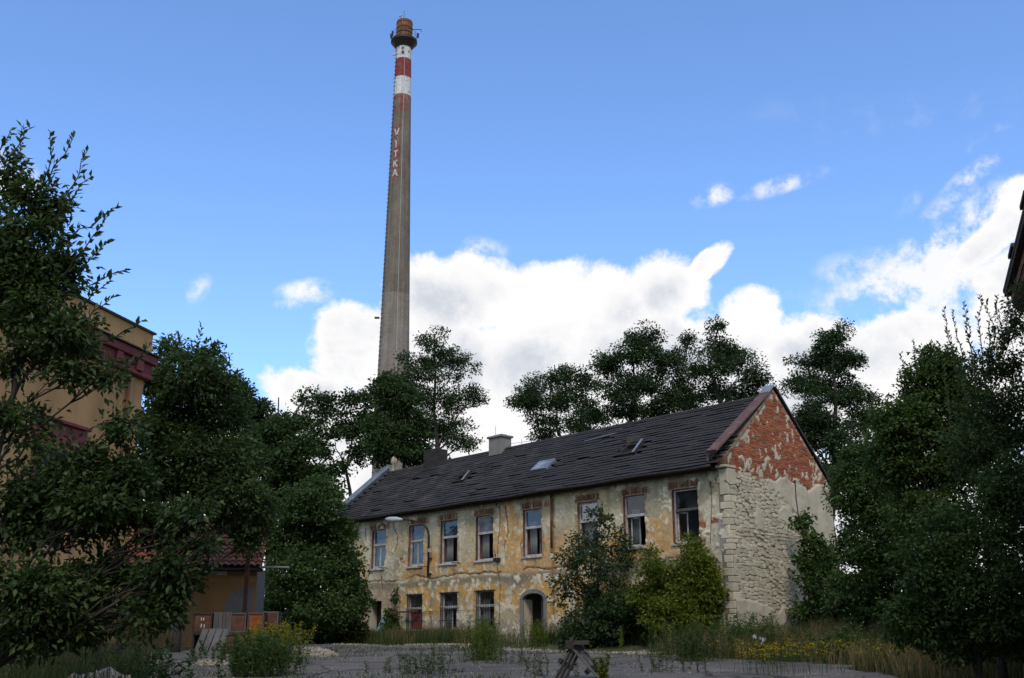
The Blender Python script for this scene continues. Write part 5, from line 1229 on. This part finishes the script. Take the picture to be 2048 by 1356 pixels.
# yellow flower heads over the bank
XY = np.concatenate([np.column_stack([rg.normal(c[0], c[2], c[3]), rg.normal(c[1], c[2]*1.3, c[3])]) for c in ((6.5, 26.2, .45, 70), (8.3, 28, .8, 60), (9.2, 26.5, .6, 50), (10.6, 27, .7, 70), (11.2, 25.8, .5, 50), (5.7, 25.6, .3, 40), (7.2, 31, .8, 30))])
H = rg.uniform(.5, .8, len(XY)); V, F, tip = blades(rg, XY, H, .005, .35); tag(put('ragwort_stems', mesh_np('ragwort_stems', V, F, 3), M['grass'], kind='stuff'), 'thin green stems carrying yellow flower heads on the bank', 'flowers')
P = np.repeat(tip, 7, 0)+rg.normal(size=(len(tip)*7, 3))*np.array([.04, .04, .02]); V, F = leaf_arrays(P, rg.normal(size=P.shape)*[1, 1, .2], np.tile([0, 0, 1.0], (len(P), 1))+rg.normal(size=P.shape)*.3, np.full(len(P), .032), np.full(len(P), .022))
tag(put('ragwort_flowers', mesh_np('ragwort_flowers', V, F, 3), M['flower'], kind='stuff'), 'scattered small yellow flower heads over the straw bank', 'flowers')

def weed(name, label, x, Y, h, n_stem, spread, leafm, seed, topm=None, cat='plant', group=None, leaf=(.09, .02), top_h=.25, per=34):
    """upright leafy weeds: each stem set with leaves, optional flower plumes on top"""
    rng = np.random.default_rng(seed); b = Vector(gp(x, Y)); root = thing(name, label, cat, b, 0, group); st = MB(); P = []; D = []; TP = []; TD = []
    for i in range(n_stem):
        ox, oy = rng.normal(0, spread, 2); hh = h*rng.uniform(.55, 1.1); p0 = np.array([ox, oy, gzf(b.x+ox, b.y+oy)-b.z-.03]); tp_ = p0+np.array([rng.normal(0, .14*h), rng.normal(0, .14*h), hh])
        pth = np.array(branch_path(rng, p0, tp_, .025, 5)); st.tube(pth.tolist(), [.008, .007, .006, .005, .003], 3, False)
        for j in range(per):
            t = rng.uniform(.12, 1); k = min(3, int(t*4)); q = pth[k]+(pth[k+1]-pth[k])*(t*4-k); P.append(q); a = rng.uniform(0, 6.28); D.append((math.cos(a), math.sin(a), rng.uniform(.1, .9)))
        if topm is not None:
            for j in range(30):
                t = rng.uniform(1-top_h, 1.0); q = p0+(tp_-p0)*t+rng.normal(size=3)*np.array([.05, .05, .02])*(1.3-t)*4*h*.35; TP.append(q); TD.append(rng.normal(size=3)+[0, 0, .5])
    st.build('stems', M['mid_leaf'], root, kind='stuff'); P = np.array(P); D = np.array(D); k = len(P)
    V, F = leaf_arrays(P, D, rng.normal(size=P.shape)*.6+[0, 0, .8], leaf[0]*rng.uniform(.6, 1.3, k), leaf[1]*rng.uniform(.7, 1.3, k)); put('foliage', mesh_np('foliage', V, F, 3), leafm, root, kind='stuff')
    if TP:
        P = np.array(TP); V, F = leaf_arrays(P, np.array(TD), rng.normal(size=P.shape), rng.uniform(.03, .07, len(P)), rng.uniform(.015, .03, len(P))); put('flowers', mesh_np('flowers', V, F, 3), topm, root, kind='stuff')
    return root
WG = 'weeds growing in the yard'
weed('goldenrod', 'dense goldenrod clump with yellow plumes beside the stacked crates', 548, 31, 1.1, 150, .42, M['mid_leaf'], 201, M['goldenrod'], group=None)
weed('tall_weed', 'broad leafy weed clump at the goldenrod foot', 528, 25.5, .95, 120, .36, M['mid_leaf'], 202, group=WG, leaf=(.13, .03))
weed('goldenrod', 'tall light green goldenrod not yet flowering before the barred windows', 965, 33, 1.3, 110, .26, M['yellow_leaf'], 203, group=WG, leaf=(.1, .02))
weed('broom_bush', 'small olive-yellow bush below the arched door', 1080, 44.5, 1.0, 70, .42, M['yellow_leaf'], 204, group=WG, cat='bush', leaf=(.09, .03))
weed('tall_weed', 'spindly weeds in the asphalt between goldenrod and pallets', 1010, 31, .8, 26, .55, M['grass'], 205, group=WG)
weed('tall_weed', 'low weed tuft in a crack of the bare asphalt', 800, 26.5, .5, 14, .35, M['mid_leaf'], 206, group=WG)
weed('tall_weed', 'second low weed tuft in the asphalt nearer the goldenrod', 865, 26.0, .7, 16, .22, M['mid_leaf'], 207, group=WG)
weed('mullein', 'single bright upright weed right beside the leaning pallets', 1208, 24.6, .85, 4, .05, M['yellow_leaf'], 208, group=WG, per=90, leaf=(.1, .035))
weed('mullein', 'single upright weed spike standing before the dark bush', 1243, 37.0, .9, 2, .05, M['yellow_leaf'], 209, group=WG, per=60, leaf=(.1, .035))
weed('tall_weed', 'thin grey-green weeds left of the leaning pallets', 1100, 25.5, .6, 12, .3, M['grass'], 210, group=WG)
weed('tall_weed', 'bluish green weed stand before the box elder', 1390, 33, 1.1, 120, .5, M['grass'], 211, group=WG, leaf=(.12, .02))
weed('tall_weed', 'tall nettle-like weeds at the gable corner', 1490, 36, 1.3, 110, .6, M['mid_leaf'], 212, group=WG, leaf=(.11, .04))
weed('yarrow', 'leafy plant with white flower heads below the gable corner', 1515, 31.5, .95, 5, .25, M['mid_leaf'], 213, M['white_flower'], group=WG, leaf=(.12, .04), top_h=.05)
weed('tall_weed', 'leafy weeds at the edge of the straw bank', 1680, 32, 1.0, 90, .5, M['mid_leaf'], 214, group=WG, leaf=(.12, .045))
weed('tall_weed', 'weed fringe at the foot of the near willow', 320, 19, .9, 40, .5, M['dark_leaf'], 215, group=WG, leaf=(.1, .045))
weed('tall_weed', 'dark weeds under the crates', 440, 33, .6, 24, .4, M['mid_leaf'], 216, group=WG, leaf=(.1, .04))
weed('tall_weed', 'dry reddish weed stalks between the olive bush and sapling', 1130, 43.5, 1.0, 30, .25, M['plume'], 217, group=WG, leaf=(.08, .015))
weed('tall_weed', 'faint weeds on the asphalt right of the pallets', 1330, 27, .55, 16, .6, M['grass'], 218, group=WG)

# ------------------------------------------------------------------ gravel verge, rubble heaps
def heap(name, label, x, Y, rx, ry, h, n, sizes, m, seed, cat='rubble'):
    rng = random.Random(seed); b = Vector(gp(x, Y)); root = thing(name, label, cat, b); mb = MB(); g_ = 20
    for i in range(g_+1):
        for j in range(g_+1):
            px, py = (2*i/g_-1)*rx, (2*j/g_-1)*ry; r = min(1, math.hypot(px/rx, py/ry)); mb.v.append((px, py, gzf(b.x+px, b.y+py)-b.z-.05+h*(1-r*r)*(.6+.8*float(fbm(px*1.3+9, py*1.3, seed, 3)))))
    mb.f = [(i*(g_+1)+j, (i+1)*(g_+1)+j, (i+1)*(g_+1)+j+1, i*(g_+1)+j+1) for i in range(g_) for j in range(g_)]; mb.build('mound', m, root, smooth=True)
    big = MB()
    for k in range(n):
        a = rng.uniform(0, 6.28); r = math.sqrt(rng.random())*.95; px, py = r*rx*math.cos(a), r*ry*math.sin(a); s = rng.uniform(*sizes)
        z = gzf(b.x+px, b.y+py)-b.z-.05+h*(1-r*r)*(.6+.8*float(fbm(px*1.3+9, py*1.3, seed, 3)))
        rot = Matrix.Rotation(rng.uniform(0, 3), 3, Vector((rng.random(), rng.random(), rng.random()+.1)).normalized())
        vs = [rot @ Vector((cx_*s*rng.uniform(.3, .6), cy_*s*rng.uniform(.3, .6), cz_*s*rng.uniform(.2, .45)))+Vector((px, py, z+s*.1)) for cz_ in (-1, 1) for (cx_, cy_) in ((-1, -1), (1, -1), (1, 1), (-1, 1))]
        if s > sizes[1]*.8 and k < 120: MB().add(vs, SF).build('stone', m, root)
        else: big.add(vs, SF)
    if big.v: big.build('debris', m, root, kind='stuff')
    return root
heap('rubble_heap', 'pale rubble heap at the edge of the dark thicket', 608, 37, 1.3, .8, .34, 700, (.03, .13), M['gravel'], 1)
heap('limestone_heap', 'white limestone rubble half sunk in the reeds under the willow', 205, 17.6, .75, .5, .42, 120, (.08, .4), M['stone'], 2)
heap('debris_heap', 'small heap of broken plaster before the crates', 425, 31, .55, .4, .16, 200, (.03, .13), M['gravel'], 3)
rng = np.random.default_rng(17); n = 3800; u = rng.uniform(0, 27, n); wl2 = rng.normal(-4.7, .45, n)+.4*np.sin(u*.7); X = KX+UX*u+WX*wl2; Yg = KY+UY*u+WY*wl2
ok = fbm(X*.6, Yg*.6, 55, 3) > .42; X, Yg = X[ok], Yg[ok]; n = len(X); sz_ = rng.uniform(.03, .11, n)
tet = np.array([[1, 0, -.3], [-.6, .8, -.3], [-.5, -.9, -.3], [.1, .05, .6]]); V = tet[None]*sz_[:, None, None]*rng.uniform(.6, 1.3, (n, 4, 1))+np.column_stack([X, Yg, gz(X, Yg)+.03])[:, None]
kk = np.arange(n)[:, None]*4; F = np.concatenate([kk+np.array([q]) for q in ((0, 1, 3), (1, 2, 3), (2, 0, 3), (0, 2, 1))], 1).reshape(-1, 3)
tag(put('gravel', mesh_np('gravel', V.reshape(-1, 3), F, 3), M['gravel'], kind='stuff'), 'pale gravel and broken plaster along the edge of the yard', 'gravel')
n = 900; X = rng.uniform(-8, 8, n); Yg = rng.uniform(23, 44, n); ok = on_asphalt(X, Yg) > .1; X, Yg = X[ok], Yg[ok]; n = len(X); sz_ = rng.uniform(.012, .05, n)
V = tet[None]*sz_[:, None, None]*rng.uniform(.6, 1.3, (n, 4, 1))+np.column_stack([X, Yg, gz(X, Yg)+.045])[:, None]; kk = np.arange(n)[:, None]*4; F = np.concatenate([kk+np.array([q]) for q in ((0, 1, 3), (1, 2, 3), (2, 0, 3), (0, 2, 1))], 1).reshape(-1, 3)
tag(put('loose_grit', mesh_np('loose_grit', V.reshape(-1, 3), F, 3), M['gravel'], kind='stuff'), 'loose grit and small stones strewn on the asphalt', 'gravel')
XY = np.column_stack([rg.uniform(-9, 8, 30000), rg.uniform(23, 45, 30000)]); XY = XY[(fbm(XY[:, 0]*.45, XY[:, 1]*.8, 66, 4) > .56)]
grass('crack_grass', 'sparse low grass in the cracks and mossy patches of the asphalt', XY, .04, .2, .009, .8, M['grass'], 107)

XY = np.column_stack([rg.uniform(-10, 10, 60000), rg.uniform(23, 52, 60000)]); ea_ = on_asphalt(XY[:, 0], XY[:, 1]); XY = XY[(ea_ > -.5) & (ea_ < .5*fbm(XY[:, 0]*1.5, XY[:, 1]*1.5, 71, 3)+.1)][:14000]
grass('verge_grass', 'short trampled grass creeping over the ragged edge of the asphalt', XY, .04, .2, .009, .8, M['grass'], 108)

# ------------------------------------------------------------------ crates, pallets, boards
def crate(label, x, Y, z0, wd, h, d, skin, frame, openf=False, lid=False, seed=0):
    p = at(x, 1285, Y); root = thing('crate', label, 'crate', (p.x, p.y, z0), R(4), 'rusty crates stacked before the annexe'); w2 = wd/2; t = .045
    for sx_ in (-1, 1):
        for yy in (0, d): MB().box(sx_*w2-t/2, sx_*w2+t/2, yy-t/2, yy+t/2, 0, h).build('corner_post', frame, root)
    for z in (0, h-t):
        MB().box(-w2+t/2, w2-t/2, -t/2-.004, t/2, z, z+t).build('rail', frame, root); MB().box(-w2+t/2, w2-t/2, d-t/2, d+t/2, z, z+t).build('rail', frame, root)
        for sx_ in (-1, 1): MB().box(sx_*w2-t/2+.002, sx_*w2+t/2-.002, t/2, d-t/2, z+.002, z+t-.002).build('rail', frame, root)
    MB().box(-w2+.02, w2-.02, d-.05, d-.03, .02, h-.02).build('back_panel', skin, root)
    for sx_ in (-1, 1): MB().box(sx_*(w2-.035)-.008, sx_*(w2-.035)+.008, .03, d-.055, .02, h-.02).build('side_panel', skin, root)
    MB().box(-w2+.03, w2-.03, .03, d-.055, .03, .05).build('floor_panel', skin, root)
    if not openf: MB().box(-w2+.03, w2-.03, .012, .026, .03, h-.05).build('front_panel', skin, root)
    if lid:
        k = 4
        for i in range(k): MB().box(-w2+.02+(wd-.04)*i/k+.006, -w2+.02+(wd-.04)*(i+1)/k-.006, -.05, -.026, .01, h-.02).build('slat', M['wood_grey'], root)
    return root
cy = 38.0
zg = gzf(-9.8, 38)
marked = crate('rusty crate with faint white marks at the end of the top row', 402, cy, zg+.74, .62, .66, .7, M['rust'], M['wood_dark'])
crate('crate with grey plank front on the top row', 442, cy-.05, zg+.74, .56, .68, .7, M['rust'], M['wood_grey'], lid=True)
crate('dark brown crate in the middle of the top row', 473, cy, zg+.74, .52, .66, .7, M['rust'], M['wood_grey'])
crate('bright orange rusty crate on the top row', 508, cy+.02, zg+.76, .50, .65, .7, M['rust_orange'], M['wood_grey'])
crate('open empty crate ending the top row by the thicket', 538, cy, zg+.77, .50, .68, .7, M['rust'], M['wood_grey'], openf=True)
crate('dark lower crate under the marked rusty crate', 405, cy+.05, zg-.02, .7, .72, .7, M['rust'], M['wood_dark'], openf=True)
crate('dark lower crate under the plank-fronted crate', 449, cy+.02, zg-.02, .7, .72, .7, M['rust'], M['wood_dark'])
crate('dark lower crate behind the goldenrod under the orange crate', 492, cy, zg-.02, .7, .72, .7, M['rust'], M['wood_dark'])
crate('dark lower crate under the open empty crate', 534, cy+.03, zg-.02, .7, .74, .7, M['rust'], M['wood_dark'], openf=True)
for (x, z, a_) in ((-.05, .5, .05), (.03, .5, .05), (-.04, .27, .06), (.06, .27, .05)): MB().box(x-.012, x+.012, .002, .011, z-.1, z-.1+a_*2).build('chalk_stroke', M['white'], marked)
p = Vector(gp(421, 36.9)); bd = thing('plank_panel', 'grey plank panel leaning on the lower crates', 'panel', (p.x, p.y, p.z), R(6))
for i in range(4): MB().bar((-.36+.24*i-.10, -.1, -.03), (-.36+.24*i+.08, .55, .88), .20, .03, up=(0, -1, .5)).build('plank', M['wood_grey'], bd)
for t in (.15, .8): MB().bar((-.52+.18*t, -.1+.65*t+.035, .91*t-.03), (.52+.1*t, -.1+.65*t+.035, .91*t-.03), .05, .04).build('batten', M['wood_grey'], bd)
p = Vector(gp(444, 37.3)); pc = thing('paper_scrap', 'small white scrap caught on the lower crates', 'scrap', (p.x, p.y, zg+.52)); MB().box(-.05, .05, -.02, -.01, -.05, .05).build('sheet', M['white'], pc)
# blue board leaning by the plain side door
p = hw(22.35, -.6, 0); p.z = gzf(p.x, p.y); bb = thing('blue_panel', 'pale blue board leaning by the plain side door', 'board', p, HZ)
MB().bar((-.15, 0, .1), (.08, .45, 1.25), .5, .035, up=(0, -1, .4)).build('panel', M['blue_panel'], bb, bevel=.01); MB().bar((-.15, -.03, .3), (-.09, .07, .6), .52, .03, up=(0, -1, .4)).build('batten', M['blue_panel'], bb)
# two pallets propped against each other
pb = Vector(gp(1155, 24.6)); PGp = None
def pallet(label, mtx, seed, ln=1.2, wd=.62, boards=3):
    r = random.Random(seed); root = thing('pallet', label, 'pallet', pb); 
    def tb(mb): mb.v = [tuple(mtx @ Vector(v)) for v in mb.v]; return mb
    for i in range(boards):
        x = -wd/2+wd*(i+.5)/boards; tb(MB().box(x-wd/boards*.33, x+wd/boards*.33, -.012, .012, -ln*.5, ln*.5+r.uniform(-.03, .03))).build('board', M['wood_grey'], root, bevel=.004)
    for z in (-ln*.42, .02, ln*.46):
        tb(MB().box(-wd/2-.03, wd/2+.03, .013, .038, z-.05, z+.05)).build('cross_board', M['wood_dark'], root)
        for x in (-wd/2+.04, 0, wd/2-.04): tb(MB().box(x-.05, x+.05, .039, .125, z-.055, z+.055)).build('block', M['wood_dark'], root)
    return root
def lean(o, d, e):
    d = Vector(d).normalized(); e = Vector(e); e = (e-d*e.dot(d)).normalized(); n_ = d.cross(e)
    return Matrix.Translation(o) @ Matrix((e, n_, d)).transposed().to_4x4()
m1 = lean((-.24, 0, .30), (.50, .05, .86), (.72, .70, .0)); m2_ = lean((.36, .05, .28), (-.66, .1, .74), (.45, .85, .25))
pallet('dark slatted pallet propped upright against a grey one', m1, 1, 1.15, .42, 3)
pallet('grey pallet leaning at a slant with its boards upward', m2_, 2, 1.3, .5, 3)
tp = thing('timber_block', 'dark timber crosspiece lying over the two leaning pallets', 'timber', (pb.x-.02, pb.y-.05, pb.z+.80), R(8))
MB().box(-.26, .28, -.06, .05, -.045, .05).build('beam', M['wood_dark'], tp, bevel=.01); MB().box(-.27, -.12, -.10, .09, -.14, -.046).build('block', M['wood_dark'], tp, bevel=.01)
